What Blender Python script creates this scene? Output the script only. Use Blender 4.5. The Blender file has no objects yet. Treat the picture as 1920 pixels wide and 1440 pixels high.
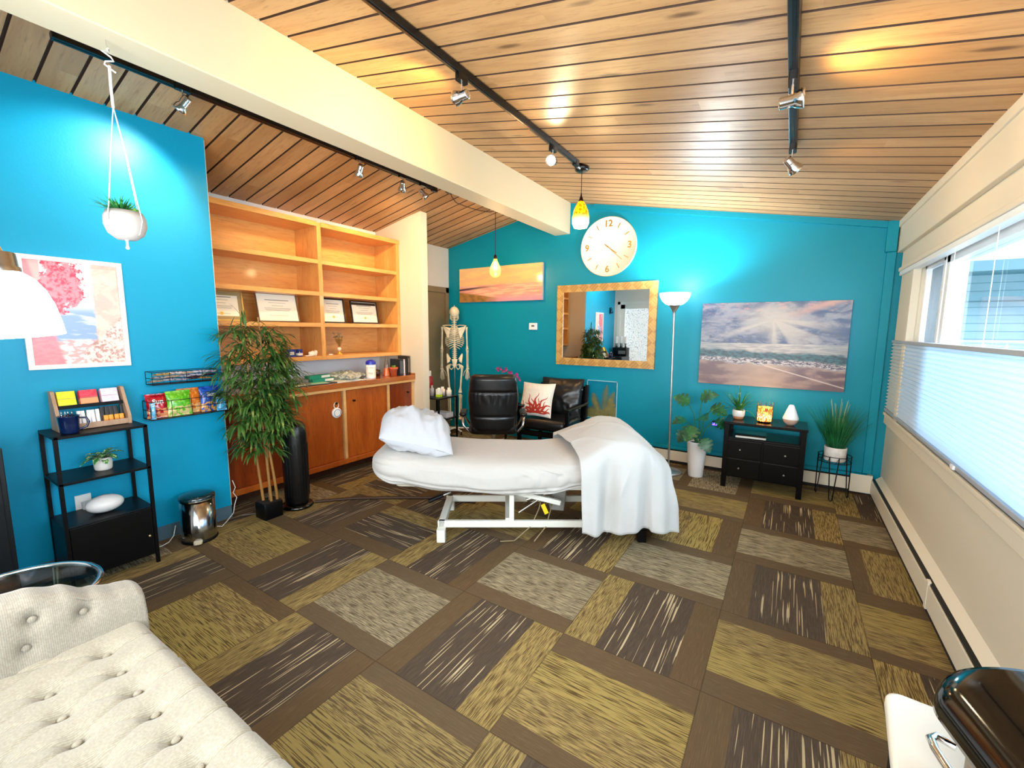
import bpy, bmesh, math, random
from mathutils import Vector, Matrix, Euler
PI = math.pi
R = math.radians
SC = bpy.context.scene
COL = SC.collection
rnd = random.Random(7)

# ------------------------------------------------------------------ camera, world, exposure
cam_d = bpy.data.cameras.new('camera')
cam_d.sensor_width = 36.0
cam_d.lens = 36.0 * 809.84 / 1920.0
cam_d.clip_start = 0.03
cam = bpy.data.objects.new('camera', cam_d)
COL.objects.link(cam)
_r = Vector((0.841586, 0.540068, 0.007759)); _u = Vector((-0.073651, 0.100515, 0.992206)); _f = Vector((-0.535078, 0.835598, -0.124369))
cam.matrix_world = Matrix(((_r.x, _u.x, -_f.x, 0.0), (_r.y, _u.y, -_f.y, 0.0), (_r.z, _u.z, -_f.z, 1.5), (0, 0, 0, 1)))
SC.camera = cam
SC.view_settings.view_transform = 'Standard'
SC.view_settings.look = 'None'
SC.view_settings.gamma = 1.0
SC.view_settings.use_curve_mapping = False
SC.view_settings.exposure = 0.75
world = bpy.data.worlds.new('world'); SC.world = world; world.use_nodes = True
wn = world.node_tree
bg = wn.nodes['Background']; bg.inputs[0].default_value = (0.62, 0.82, 1.0, 1); bg.inputs[1].default_value = 2.0

def light(name, kind, loc, energy, color=(1, 1, 1), target=None, **kw):
    d = bpy.data.lights.new(name, kind); d.energy = energy; d.color = color
    for k, v in kw.items(): setattr(d, k, v)
    o = bpy.data.objects.new(name, d); COL.objects.link(o); o.location = loc
    if target is not None:
        o.rotation_euler = (Vector(target) - Vector(loc)).to_track_quat('-Z', 'Y').to_euler()
    return o
DAY = (0.84, 0.93, 1.0); WARM = (1.0, 0.60, 0.25); SOFT = (1.0, 0.86, 0.68)
# daylight outside the openings: wide window wall on the right, glazed door and an added fill window behind the camera
light('daylight_window_right', 'AREA', (2.1, 2.4, 3.35), 260, DAY, (0.3, 2.4, 1.2), shape='RECTANGLE', size=5.0, size_y=1.6)
light('fill_light_rear', 'AREA', (-0.85, -0.60, 1.45), 90, (1.0, 0.97, 0.92), (-0.95, 2.6, 3.4), shape='RECTANGLE', size=2.9, size_y=1.9)  # fill light, shines in through the made-up rear window
light('daylight_window_near', 'AREA', (1.35, 1.0, 1.80), 75, DAY, (-4.0, 2.4, 1.1), shape='RECTANGLE', size=1.9, size_y=.8)
light('daylight_door_rear', 'AREA', (-3.05, -0.45, 1.15), 22, DAY, (-2.6, 3, 1.0), shape='RECTANGLE', size=0.8, size_y=1.9)

# ------------------------------------------------------------------ helpers
def lin(c):
    if isinstance(c, str):
        c = c.lstrip('#'); c = [int(c[i:i+2], 16) / 255 for i in (0, 2, 4)]
    return tuple(x / 12.92 if x <= 0.04045 else ((x + 0.055) / 1.055) ** 2.4 for x in c[:3])
def lin4(c): return (*lin(c), 1.0)

class NT:
    """small node writer"""
    def __init__(s, m):
        s.t = m.node_tree; s.bsdf = s.t.nodes.get('Principled BSDF')
        s.tc = None
    def new(s, t, **kw):
        n = s.t.nodes.new(t)
        for k, v in kw.items(): setattr(n, k, v)
        return n
    def put(s, sock, v):
        if isinstance(v, bpy.types.NodeSocket): s.t.links.new(v, sock)
        elif isinstance(v, str): sock.default_value = lin4(v)
        elif v is not None:
            sock.default_value = v
    def coord(s, which='Object'):
        if s.tc is None: s.tc = s.new('ShaderNodeTexCoord')
        return s.tc.outputs[which]
    def m(s, op, a, b=None, c=None, clamp=False):
        n = s.new('ShaderNodeMath', operation=op, use_clamp=clamp)
        for i, v in enumerate((a, b, c)):
            if v is not None: s.put(n.inputs[i], v)
        return n.outputs[0]
    def sep(s, v):
        n = s.new('ShaderNodeSeparateXYZ'); s.put(n.inputs[0], v); return n.outputs
    def com(s, x=0, y=0, z=0):
        n = s.new('ShaderNodeCombineXYZ')
        for i, v in enumerate((x, y, z)): s.put(n.inputs[i], v)
        return n.outputs[0]
    def map(s, v, scale=(1, 1, 1), loc=(0, 0, 0), rot=(0, 0, 0)):
        n = s.new('ShaderNodeMapping'); s.put(n.inputs[0], v)
        n.inputs['Location'].default_value = loc; n.inputs['Rotation'].default_value = rot; n.inputs['Scale'].default_value = scale
        return n.outputs[0]
    def noise(s, v, scale=5, detail=3, rough=0.5, dist=0.0):
        n = s.new('ShaderNodeTexNoise'); s.put(n.inputs['Vector'], v)
        n.inputs['Scale'].default_value = scale; n.inputs['Detail'].default_value = detail
        n.inputs['Roughness'].default_value = rough; n.inputs['Distortion'].default_value = dist
        return n.outputs['Fac']
    def vor(s, v, scale=5, feature='F1', rand=1.0):
        n = s.new('ShaderNodeTexVoronoi', feature=feature); s.put(n.inputs['Vector'], v)
        n.inputs['Scale'].default_value = scale; n.inputs['Randomness'].default_value = rand
        return n.outputs[0]
    def white(s, v):
        n = s.new('ShaderNodeTexWhiteNoise', noise_dimensions='3D'); s.put(n.inputs[0], v); return n.outputs[0]
    def wave(s, v, scale=5, dist=0, detail=2, **kw):
        n = s.new('ShaderNodeTexWave', **kw); s.put(n.inputs['Vector'], v)
        n.inputs['Scale'].default_value = scale; n.inputs['Distortion'].default_value = dist; n.inputs['Detail'].default_value = detail
        return n.outputs['Fac']
    def mix(s, f, a, b, blend='MIX'):
        n = s.new('ShaderNodeMix', data_type='RGBA', blend_type=blend)
        s.put(n.inputs[0], f); s.put(n.inputs[6], a); s.put(n.inputs[7], b)
        return n.outputs[2]
    def ramp(s, f, stops, interp='LINEAR'):
        n = s.new('ShaderNodeValToRGB'); cr = n.color_ramp; cr.interpolation = interp
        s.put(n.inputs[0], f)
        while len(cr.elements) < len(stops): cr.elements.new(0.5)
        for e, (p, c) in zip(cr.elements, stops):
            e.position = p; e.color = lin4(c) if isinstance(c, str) else ((c, c, c, 1) if isinstance(c, (int, float)) else (*c[:3], 1))
        return n.outputs[0]
    def ss(s, x, a, b):
        n = s.new('ShaderNodeMapRange', interpolation_type='SMOOTHSTEP'); s.put(n.inputs[0], x)
        n.inputs[1].default_value = a; n.inputs[2].default_value = b; return n.outputs[0]
    def col(s, v): s.put(s.bsdf.inputs['Base Color'], v)
    def bump(s, h, strength=0.3, dist=0.01):
        n = s.new('ShaderNodeBump'); s.put(n.inputs['Height'], h); n.inputs['Strength'].default_value = strength; n.inputs['Distance'].default_value = dist
        s.t.links.new(n.outputs[0], s.bsdf.inputs['Normal'])

def mat(name, color='#808080', rough=0.5, metal=0.0, spec=0.5, emit=None, estr=0.0, trans=0.0, alpha=1.0, ior=None, coat=0.0, sheen=0.0, sss=0.0):
    m = bpy.data.materials.new(name); m.use_nodes = True
    b = m.node_tree.nodes['Principled BSDF']
    b.inputs['Base Color'].default_value = lin4(color) if isinstance(color, str) else (*color, 1)
    b.inputs['Roughness'].default_value = rough; b.inputs['Metallic'].default_value = metal
    b.inputs['Specular IOR Level'].default_value = spec
    if emit: b.inputs['Emission Color'].default_value = lin4(emit); b.inputs['Emission Strength'].default_value = estr
    if trans: b.inputs['Transmission Weight'].default_value = trans
    if alpha < 1: b.inputs['Alpha'].default_value = alpha
    if ior: b.inputs['IOR'].default_value = ior
    if coat: b.inputs['Coat Weight'].default_value = coat; b.inputs['Coat Roughness'].default_value = 0.08
    if sheen: b.inputs['Sheen Weight'].default_value = sheen
    if sss: b.inputs['Subsurface Weight'].default_value = sss; b.inputs['Subsurface Scale'].default_value = 0.01
    return m
def nmat(name, color='#808080', **kw):
    m = mat(name, color, **kw); return m, NT(m)
def noisy(name, c1, c2, scale=8, detail=4, bump=0.0, bscale=None, stretch=(1, 1, 1), **kw):
    m, n = nmat(name, c1, **kw)
    v = n.map(n.coord(), stretch)
    n.col(n.mix(n.ss(n.noise(v, scale, detail), 0.3, 0.7), c1, c2))
    if bump: n.bump(n.noise(v, bscale or scale * 6, 4), bump, 0.004)
    return m

class MB:
    """collects shapes into one mesh"""
    def __init__(s): s.v = []; s.f = []; s.sm = []
    def add(s, vs, fs, smooth=False):
        k = len(s.v); s.v += [Vector(p) for p in vs]; s.f += [[i + k for i in f] for f in fs]; s.sm += [smooth] * len(fs); return s
    def box(s, c, d, rz=0.0, rx=0.0, ry=0.0):
        hx, hy, hz = d[0] / 2, d[1] / 2, d[2] / 2
        M = Euler((rx, ry, rz)).to_matrix()
        vs = [M @ Vector((x, y, z)) + Vector(c) for x in (-hx, hx) for y in (-hy, hy) for z in (-hz, hz)]
        return s.add(vs, [(0, 1, 3, 2), (4, 6, 7, 5), (0, 4, 5, 1), (2, 3, 7, 6), (0, 2, 6, 4), (1, 5, 7, 3)])
    def bx(s, x0, x1, y0, y1, z0, z1): return s.box(((x0 + x1) / 2, (y0 + y1) / 2, (z0 + z1) / 2), (abs(x1 - x0), abs(y1 - y0), abs(z1 - z0)))
    def rbox(s, c, d, r, rz=0.0, seg=5, rx=0.0, ry=0.0, edge=0.0):
        """box with rounded vertical edges; edge rounds top and bottom rims"""
        pts = []
        for (sx, sy, a0) in ((1, 1, 0), (-1, 1, 90), (-1, -1, 180), (1, -1, 270)):
            for i in range(seg + 1):
                a = R(a0 + 90 * i / seg); pts.append((sx, sy, math.cos(a), math.sin(a)))
        def ring(ins):
            rr = max(r - ins, 1e-4)
            return [((d[0] / 2 - r) * sx + rr * ca, (d[1] / 2 - r) * sy + rr * sa) for sx, sy, ca, sa in pts]
        hz = d[2] / 2
        lv = [(-hz, 0)] if not edge else [(-hz, edge), (-hz + edge * 0.3, edge * 0.3), (-hz + edge, 0)]
        lv += [(-z, i) for z, i in reversed(lv)]
        M = Euler((rx, ry, rz)).to_matrix(); vs = []; n = len(pts)
        for z, ins in lv: vs += [M @ Vector((x, y, z)) + Vector(c) for x, y in ring(ins)]
        fs = []
        for k in range(len(lv) - 1):
            for i in range(n): j = (i + 1) % n; fs.append((k * n + i, k * n + j, (k + 1) * n + j, (k + 1) * n + i))
        s.add(vs, fs, True)
        b = len(lv) - 1
        s.add(vs[:n], [tuple(range(n))[::-1]]); s.add(vs[b * n:], [tuple(range(n))])
        return s
    def lathe(s, prof, c=(0, 0, 0), seg=24, M=None, smooth=True, caps=True, sx=1, sy=1):
        M = M or Matrix.Identity(3); vs = []; fs = []
        for r_, z in prof:
            for i in range(seg):
                a = 2 * PI * i / seg; vs.append(M @ Vector((r_ * math.cos(a) * sx, r_ * math.sin(a) * sy, z)) + Vector(c))
        for k in range(len(prof) - 1):
            for i in range(seg): j = (i + 1) % seg; fs.append((k * seg + i, k * seg + j, (k + 1) * seg + j, (k + 1) * seg + i))
        s.add(vs, fs, smooth)
        if caps:
            if prof[0][0] > 1e-5: s.add(vs[:seg], [tuple(range(seg))[::-1]])
            if prof[-1][0] > 1e-5: s.add(vs[-seg:], [tuple(range(seg))])
        return s
    def cyl(s, p0, p1, r0, r1=None, seg=16, smooth=True):
        p0, p1 = Vector(p0), Vector(p1); d = p1 - p0; L = d.length
        q = Vector((0, 0, 1)).rotation_difference(d.normalized() if L > 1e-9 else Vector((0, 0, 1))).to_matrix()
        return s.lathe([(r0, 0), (r0 if r1 is None else r1, L)], p0, seg, q, smooth)
    def tube(s, pts, r, seg=8, closed=False, caps=True, flat=1.0):
        P = [Vector(p) for p in pts]; n = len(P); rad = r if hasattr(r, '__len__') else [r] * n
        vs = []; fs = []; up = None
        for i in range(n):
            a = P[(i - 1) % n] if (closed or i > 0) else P[i]; b = P[(i + 1) % n] if (closed or i < n - 1) else P[i]
            t = (b - a).normalized() if (b - a).length > 1e-9 else Vector((0, 0, 1))
            if up is None: up = t.orthogonal().normalized()
            up = (up - t * up.dot(t)); up = up.normalized() if up.length > 1e-6 else t.orthogonal().normalized()
            w = t.cross(up)
            for k in range(seg):
                q = 2 * PI * k / seg; vs.append(P[i] + (up * math.cos(q) + w * math.sin(q) * flat) * rad[i])
        for i in range(n if closed else n - 1):
            j = (i + 1) % n
            for k in range(seg): l = (k + 1) % seg; fs.append((i * seg + k, i * seg + l, j * seg + l, j * seg + k))
        s.add(vs, fs, True)
        if not closed and caps: s.add(vs[:seg], [tuple(range(seg))[::-1]]); s.add(vs[-seg:], [tuple(range(seg))])
        return s
    def ball(s, c, r, seg=16, rings=10, M=None):
        rx, ry, rz = r if hasattr(r, '__len__') else (r, r, r); M = M or Matrix.Identity(3)
        vs = []; fs = []
        for k in range(rings + 1):
            th = PI * k / rings
            for i in range(seg):
                a = 2 * PI * i / seg
                vs.append(M @ Vector((rx * math.sin(th) * math.cos(a), ry * math.sin(th) * math.sin(a), -rz * math.cos(th))) + Vector(c))
        for k in range(rings):
            for i in range(seg): j = (i + 1) % seg; fs.append((k * seg + i, k * seg + j, (k + 1) * seg + j, (k + 1) * seg + i))
        return s.add(vs, fs, True)
    def grid(s, fn, nu, nv, smooth=True, closeu=False):
        vs = [fn(i / (nu if closeu else nu - 1), j / (nv - 1)) for j in range(nv) for i in range(nu)]; fs = []
        for j in range(nv - 1):
            for i in range(nu if closeu else nu - 1):
                k = (i + 1) % nu; fs.append((j * nu + i, j * nu + k, (j + 1) * nu + k, (j + 1) * nu + i))
        return s.add(vs, fs, smooth)
    def prism(s, poly, z0, z1, M=None, smooth=False):
        """polygon in xy extruded between z0 and z1, through matrix M (4x4)"""
        M = M or Matrix.Identity(4); n = len(poly)
        vs = [M @ Vector((x, y, z0)) for x, y in poly] + [M @ Vector((x, y, z1)) for x, y in poly]
        s.add(vs, [(i, (i + 1) % n, n + (i + 1) % n, n + i) for i in range(n)], smooth)
        return s.add(vs, [tuple(range(n))[::-1], tuple(range(n, 2 * n))])
    def build(s, name, m, parent=None, bevel=0.0, solid=0.0, sub=0, weld=False, label=None, loc=None, w=False):
        if w and parent:   # shapes given in room coordinates
            P_ = parent; M = Matrix.Identity(4)
            while P_: M = (Matrix.Translation(P_.location) @ P_.rotation_euler.to_matrix().to_4x4()) @ M; P_ = P_.parent
            M = M.inverted(); s.v = [M @ p for p in s.v]
        me = bpy.data.meshes.new(name); me.from_pydata(s.v, [], s.f); me.update()
        for p, q in zip(me.polygons, s.sm): p.use_smooth = q
        bm = bmesh.new(); bm.from_mesh(me)
        if weld: bmesh.ops.remove_doubles(bm, verts=bm.verts, dist=1e-5)
        bmesh.ops.recalc_face_normals(bm, faces=bm.faces); bm.to_mesh(me); bm.free()
        me.materials.append(m)
        o = bpy.data.objects.new(name, me); COL.objects.link(o)
        if parent: o.parent = parent
        if loc: o.location = loc
        if solid: q = o.modifiers.new('solid', 'SOLIDIFY'); q.thickness = solid; q.offset = 0
        if bevel: q = o.modifiers.new('bevel', 'BEVEL'); q.width = bevel; q.segments = 2; q.limit_method = 'ANGLE'; q.angle_limit = R(40)
        if sub: q = o.modifiers.new('sub', 'SUBSURF'); q.levels = q.render_levels = sub
        if label: o['label'] = label
        return o

def tag(o, label=None, cat=None, group=None, kind=None):
    if label: o['label'] = label
    if cat: o['category'] = cat
    if group: o['group'] = group
    if kind: o['kind'] = kind
    return o
def thing(name, label, cat, loc=(0, 0, 0), rz=0.0, group=None):
    o = bpy.data.objects.new(name, None); COL.objects.link(o); o.empty_display_size = 0.05
    o.location = loc; o.rotation_euler = (0, 0, rz)
    return tag(o, label, cat, group)
def struct(o, label=None): return tag(o, label, None, None, 'structure')
def dup(root, loc=None, rz=None, label=None, group=None):
    def cp(o, par):
        c = o.copy(); COL.objects.link(c)
        if par: c.parent = par
        for ch in list(o.children): cp(ch, c)
        return c
    r = cp(root, None)
    if loc is not None: r.location = loc
    if rz is not None: r.rotation_euler = (0, 0, rz)
    if label: r['label'] = label
    if group: r['group'] = group
    return r
def text(name, s, size, m, parent, loc, rot=(0, 0, 0), ext=0.0006, align='CENTER', label=None, bold=0.0):
    c = bpy.data.curves.new(name, 'FONT'); c.body = s; c.size = size; c.extrude = ext; c.align_x = align; c.align_y = 'CENTER'; c.offset = bold
    q = bpy.data.objects.new(name, c); COL.objects.link(q); bpy.context.view_layer.update()
    me = bpy.data.meshes.new_from_object(q.evaluated_get(bpy.context.evaluated_depsgraph_get())); bpy.data.objects.remove(q); me.materials.clear(); me.materials.append(m)
    o = bpy.data.objects.new(name, me); COL.objects.link(o); o.parent = parent; o.location = loc; o.rotation_euler = rot
    if label: o['label'] = label
    return o

# ------------------------------------------------------------------ materials
def paint(name, c1, c2, rough=0.45, bump=0.06):
    m, n = nmat(name, c1, rough=rough)
    n.col(n.mix(n.noise(n.coord(), 1.3, 3), c1, c2))
    n.bump(n.noise(n.coord(), 90, 3), bump, 0.004); return m
M_TEAL = paint('teal_paint', '#0090a8', '#0088a0', 0.42, 0.12); M_TEAL.node_tree.nodes['Principled BSDF'].inputs['Specular IOR Level'].default_value = .25
M_TEAL_COOL = paint('teal_paint_cool_lit', '#009cc6', '#0096c0', 0.40, 0.12); M_TEAL_COOL.node_tree.nodes['Principled BSDF'].inputs['Specular IOR Level'].default_value = .3  # same teal paint, made bluer and brighter to carry the cool light
M_CREAM = paint('cream_paint', '#e2d8c3', '#dcd2bc', 0.5)
M_BEAM = paint('beam_paint', '#dccfb0', '#d6c8a6', 0.5)
M_WHITEWALL = paint('white_wall_paint', '#ece9e2', '#e6e2da', 0.55)
M_TRIMWHITE = mat('white_trim_paint', '#f2f0ea', rough=0.4)
M_VINYL = mat('white_vinyl', '#f1f4f7', rough=0.35)
M_TAUPE = noisy('taupe_door_paint', '#94805f', '#8b7757', 3, rough=0.45)
M_BLACK = mat('black_metal', '#060608', rough=.4, spec=.22)
M_BLACKWOOD = mat('black_wood', '#050506', rough=.25, spec=.3)
M_CHROME = mat('chrome', '#e4e4e6', rough=0.12, metal=1.0)
M_NICKEL = mat('brushed_nickel', '#b7b5b0', rough=0.3, metal=1.0)
M_WHITE = mat('white_ceramic', '#e0ddd8', rough=.3)
M_WHITEP = mat('white_plastic', '#f2f2f2', rough=0.35)

def wood(name, c1, c2, c3, axis='Y', scale=1.0, rough=0.4, coat=0.0, knots=0.0, dark=None):
    m, n = nmat(name, c1, rough=rough, coat=coat)
    st = {'X': (0.12, 1, 1), 'Y': (1, 0.12, 1), 'Z': (1, 1, 0.12)}[axis]
    v = n.map(n.coord(), tuple(a * scale for a in st))
    big = n.noise(v, 6, 3, 0.5, 0.6); fine = n.noise(v, 46, 4, 0.6, 0.3)
    c = n.mix(n.ss(big, 0.3, 0.7), c1, c2)
    c = n.mix(n.m('MULTIPLY', n.ss(fine, 0.45, 0.75), 0.6), c, c3)
    n.col(c); n.bump(fine, 0.08, 0.003)
    return m
M_MAPLE = wood('golden_maple', '#e0a860', '#d69650', '#bd7c38', 'Y', 1.3, 0.35, 0.15)
M_MAPLEV = wood('golden_maple_upright', '#e0a860', '#d4944c', '#ba7a36', 'Z', 1.3, 0.35, 0.15)
M_CHERRY = wood('cherry_door_wood', '#b8601f', '#a04a13', '#7a320c', 'Z', 1.6, 0.32, 0.25)
M_COUNTER = wood('counter_wood', '#b46a34', '#a25826', '#824018', 'Y', 1.6, 0.12, 0.6)
M_PALEEDGE = wood('pale_edge_wood', '#e0b47c', '#d8a668', '#c89050', 'Y', 1.5, 0.4)

def ceiling_mat():
    m, n = nmat('pine_planks', '#b98a58', rough=0.34)
    x, y, z = n.sep(n.coord())
    row = n.m('FLOOR', n.m('DIVIDE', y, 0.148))
    rv = n.white(n.com(row, 3.3, 0))
    seg = n.m('FLOOR', n.m('DIVIDE', n.m('ADD', x, n.m('MULTIPLY', rv, 9)), 2.6))
    rv2 = n.white(n.com(row, seg, 1.7))
    v = n.com(n.m('MULTIPLY', n.m('ADD', x, n.m('MULTIPLY', rv2, 31)), 0.10), y, n.m('MULTIPLY', rv2, 7))
    big = n.noise(v, 9, 4, 0.55, 1.2); fine = n.noise(v, 85, 5, 0.65, 0.5)
    c = n.mix(rv2, '#c89c6a', '#b28654')
    c = n.mix(n.m('MULTIPLY', n.ss(big, 0.42, 0.72), 0.5), c, '#96693e')
    c = n.mix(n.m('MULTIPLY', n.ss(fine, 0.5, 0.72), 0.6), c, '#8f643a')
    # knots
    kv = n.com(n.m('MULTIPLY', x, 1.6), n.m('MULTIPLY', y, 6.76), 0)
    kd = n.vor(kv, 1.0)
    c = n.mix(n.m('MULTIPLY', n.m('SUBTRACT', 1.0, n.ss(kd, 0.04, 0.15)), 0.8), c, '#4e2f1a')
    n.col(c)
    n.bump(fine, 0.12, 0.003)
    n.put(n.bsdf.inputs['Roughness'], n.m('MULTIPLY_ADD', big, 0.2, 0.32))
    return m
M_CEIL = ceiling_mat()
M_GROOVE = mat('plank_groove_shade', '#3c2413', rough=0.7)  # shade between the planks put into the colour, bounce light leaves grooves pale

def carpet_mat():
    m, n = nmat('carpet_tiles', '#6b5a44', rough=0.95, spec=0.1)
    x, y, z = n.sep(n.coord()); P = 0.635
    gx = n.m('DIVIDE', n.m('ADD', x, 0.21 + P * 20), P); gy = n.m('DIVIDE', n.m('ADD', y, -1.815 + P * 20), P)
    ix = n.m('FLOOR', gx); iy = n.m('FLOOR', gy); fx = n.m('FRACT', gx); fy = n.m('FRACT', gy)
    par = n.m('MODULO', n.m('ADD', ix, iy), 2.0)           # 1 = stripes run along y
    s = n.m('ADD', n.m('MULTIPLY', par, fx), n.m('MULTIPLY', n.m('SUBTRACT', 1, par), fy))
    l = n.m('ADD', n.m('MULTIPLY', par, fy), n.m('MULTIPLY', n.m('SUBTRACT', 1, par), fx))
    h1 = n.white(n.com(ix, iy, 0.5)); h2 = n.white(n.com(ix, iy, 9.5))
    flip = n.m('MODULO', ix, 2.0)
    s = n.m('ADD', n.m('MULTIPLY', flip, n.m('SUBTRACT', 1, s)), n.m('MULTIPLY', n.m('SUBTRACT', 1, flip), s))
    seed = n.m('MULTIPLY', h1, 57)
    v = n.com(n.m('MULTIPLY', s, 1.0), n.m('MULTIPLY', l, 0.03), seed)
    vs = n.com(n.m('MULTIPLY', s, 1.0), n.m('MULTIPLY', l, 0.038), seed)
    st1 = n.noise(v, 170, 1, 0.5)      # long streaks
    st2 = n.noise(vs, 210, 2, 0.6)    # short broken streaks
    # family A (dark with sparse pale lines), family B (ochre weave), C (grey beige weave)
    ty = n.white(n.com(ix, iy, 4.4))
    near = n.m('LESS_THAN', iy, 22.0); oddnear = n.m('MULTIPLY', par, near); far_left = n.m('LESS_THAN', ix, 16.5)
    dg = n.m('MODULO', n.m('ADD', n.m('SUBTRACT', iy, ix), 40), 4.0)            # the two pale tile kinds alternate along the diagonals
    even_t = n.m('MULTIPLY_ADD', n.m('GREATER_THAN', dg, 1.0), 0.4, 0.5)
    evsel = n.m('MULTIPLY', n.m('SUBTRACT', 1, par), n.m('SUBTRACT', 1, far_left))
    ty = n.m('MULTIPLY', ty, n.m('SUBTRACT', 1, oddnear))
    ty = n.m('ADD', n.m('MULTIPLY', ty, n.m('SUBTRACT', 1, evsel)), n.m('MULTIPLY', even_t, evsel))
    dark = n.mix(n.ss(st2, 0.4, 0.7), '#473b31', '#594a3a')
    lines = n.ss(n.noise(n.com(s, n.m('MULTIPLY', l, 0.020), seed), 92, 0), 0.665, 0.70)
    dark = n.mix(lines, dark, '#c0ac86')
    brown = n.mix(n.ss(st2, 0.45, 0.75), '#5d4931', '#6e5a40')
    ochre = n.mix(n.ss(st2, 0.42, 0.6), '#a38c55', '#5a4628')
    beige = n.mix(n.ss(st2, 0.42, 0.58), '#aa9b7a', '#594b38')
    gold = n.mix(n.ss(st1, 0.52, 0.6), '#a08a4e', '#574420')
    def band(a, b): return n.m('MULTIPLY', n.m('GREATER_THAN', s, a), n.m('LESS_THAN', s, b))
    isA = n.m('LESS_THAN', ty, 0.36); isB = n.m('MULTIPLY', n.m('GREATER_THAN', ty, 0.36), n.m('LESS_THAN', ty, 0.7)); isC = n.m('GREATER_THAN', ty, 0.7)
    cA = n.mix(band(0.2, 0.74), brown, dark); cA = n.mix(band(0.74, 1.0), cA, ochre)
    cB = n.mix(band(0.22, 0.56), brown, gold); cB = n.mix(band(0.56, 0.86), cB, ochre)
    cC = n.mix(band(0.18, 0.84), brown, beige)
    c = n.mix(isA, cB, cA); c = n.mix(isC, c, cC)
    # large tonal drift and the tile seams
    c = n.mix(n.m('MULTIPLY', h2, 0.22), c, '#6a6456')
    e = n.m('MINIMUM', n.m('MINIMUM', fx, n.m('SUBTRACT', 1, fx)), n.m('MINIMUM', fy, n.m('SUBTRACT', 1, fy)))
    c = n.mix(n.m('MULTIPLY', n.m('LESS_THAN', e, 0.004), 0.45), c, '#2c2218')
    n.col(c)
    n.bump(n.m('ADD', n.noise(n.coord(), 420, 2), n.m('MULTIPLY', st2, 0.8)), 0.5, 0.004)
    return m
M_CARPET = carpet_mat()

# ------------------------------------------------------------------ the room
XL, XR, YF, YB = -3.65, 0.79, 5.08, -0.20      # blue wall, window wall, far wall, rear wall
XS, XD = -4.43, -4.40                          # back of shelf alcove, hall door wall
RX, RZ, SL = -2.51, 3.08, 0.2                  # ridge
def ceil_z(x): return RZ - (0.205 if x < RX else 0.195) * abs(x - RX)

struct(MB().bx(-4.6, 1.0, -0.4, 5.25, -0.1, 0.0).build('floor', M_CARPET), 'brown and ochre patterned carpet tiles laid quarter turned')

def plank_ceiling(name, x0, x1, label):
    b = MB(); g = MB(); w = 0.148; y = -0.45
    k = math.floor(y / w); e = 0.0075; dp = 0.013
    def quad(B, ya, yb, za, zb):
        B.add([(x0, ya, ceil_z(x0) + za), (x1, ya, ceil_z(x1) + za), (x1, yb, ceil_z(x1) + zb), (x0, yb, ceil_z(x0) + zb)], [(0, 1, 2, 3)])
    while k * w < 5.2:
        ya, yb = k * w, (k + 1) * w
        quad(b, ya + e, yb - e, 0, 0)
        quad(g, yb - e, yb - e * 0.5, 0, dp); quad(g, yb - e * 0.5, yb + e * 0.5, dp, dp); quad(g, yb + e * 0.5, yb + e, dp, 0)
        k += 1
    # deck above the boards
    b.add([(x0, -0.45, ceil_z(x0) + .08), (x1, -0.45, ceil_z(x1) + .08), (x1, 5.3, ceil_z(x1) + .08), (x0, 5.3, ceil_z(x0) + .08)], [(0, 1, 2, 3)])
    o = struct(b.build(name, M_CEIL), label); g.build('groove', M_GROOVE, o)
    return o
plank_ceiling('ceiling', RX, 0.95, 'pine plank ceiling slope running down to the window wall')
plank_ceiling('ceiling', -4.62, RX, 'pine plank ceiling slope running down over the shelves')

def gable(b, y0, y1, x0, x1, zb=0.0):
    pts = [(x0, zb), (x1, zb), (x1, ceil_z(x1) + .03)] + ([(RX, RZ + .03)] if x0 < RX < x1 else []) + [(x0, ceil_z(x0) + .03)]
    b.prism(pts, y0, y1, Matrix(((1, 0, 0, 0), (0, 0, 1, 0), (0, 1, 0, 0), (0, 0, 0, 1))))
b = MB(); gable(b, YF, YF + .12, -4.6, 1.0); struct(b.build('wall_far', M_TEAL), 'teal gable wall with the clock and mirror')
# blue wall on the left: a closet block that ends where the shelf alcove starts
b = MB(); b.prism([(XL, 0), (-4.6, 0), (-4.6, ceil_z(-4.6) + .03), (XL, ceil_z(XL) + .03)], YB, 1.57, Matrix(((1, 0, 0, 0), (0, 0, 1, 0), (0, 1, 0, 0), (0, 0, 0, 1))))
struct(b.build('wall_left', M_TEAL_COOL, bevel=0.008), 'wall beside the shelf alcove, its teal paint blued for cool light')
b = MB(); b.bx(-4.60, XS, 1.57, 3.85, 0, ceil_z(XS) + .02); struct(b.build('wall_alcove', paint('bright_white_paint', '#f4f5f8', '#f0f1f5', .5)), 'off-white wall behind the built-in shelves')  # white wall paint, lightened to make up for the shelf's shade
b = MB(); b.prism([(-3.66, 0), (-4.55, 0), (-4.55, ceil_z(-4.55) + .02), (-3.66, ceil_z(-3.66) - .005)], 3.75, 3.85, Matrix(((1, 0, 0, 0), (0, 0, 1, 0), (0, 1, 0, 0), (0, 0, 0, 1))))
struct(b.build('wall_partition', M_CREAM, bevel=0.006), 'narrow cream partition at the end of the shelves')
b = MB(); b.bx(-4.60, XD, 3.85, 4.12, 0, 2.75); b.bx(-4.60, XD, 4.12, 5.08, 2.12, 2.75)
struct(b.build('wall_hall', M_WHITEWALL), 'white wall over the taupe door')
b = MB(); b.prism([(-3.655, 0), (-4.43, 0), (-4.43, ceil_z(-4.43) + .02), (-3.655, ceil_z(-3.655) - .01)], 1.57, 1.576, Matrix(((1, 0, 0, 0), (0, 0, 1, 0), (0, 1, 0, 0), (0, 0, 0, 1)))); struct(b.build('trim_9', M_CREAM), 'cream painted end face of the blue closet wall')
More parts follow.
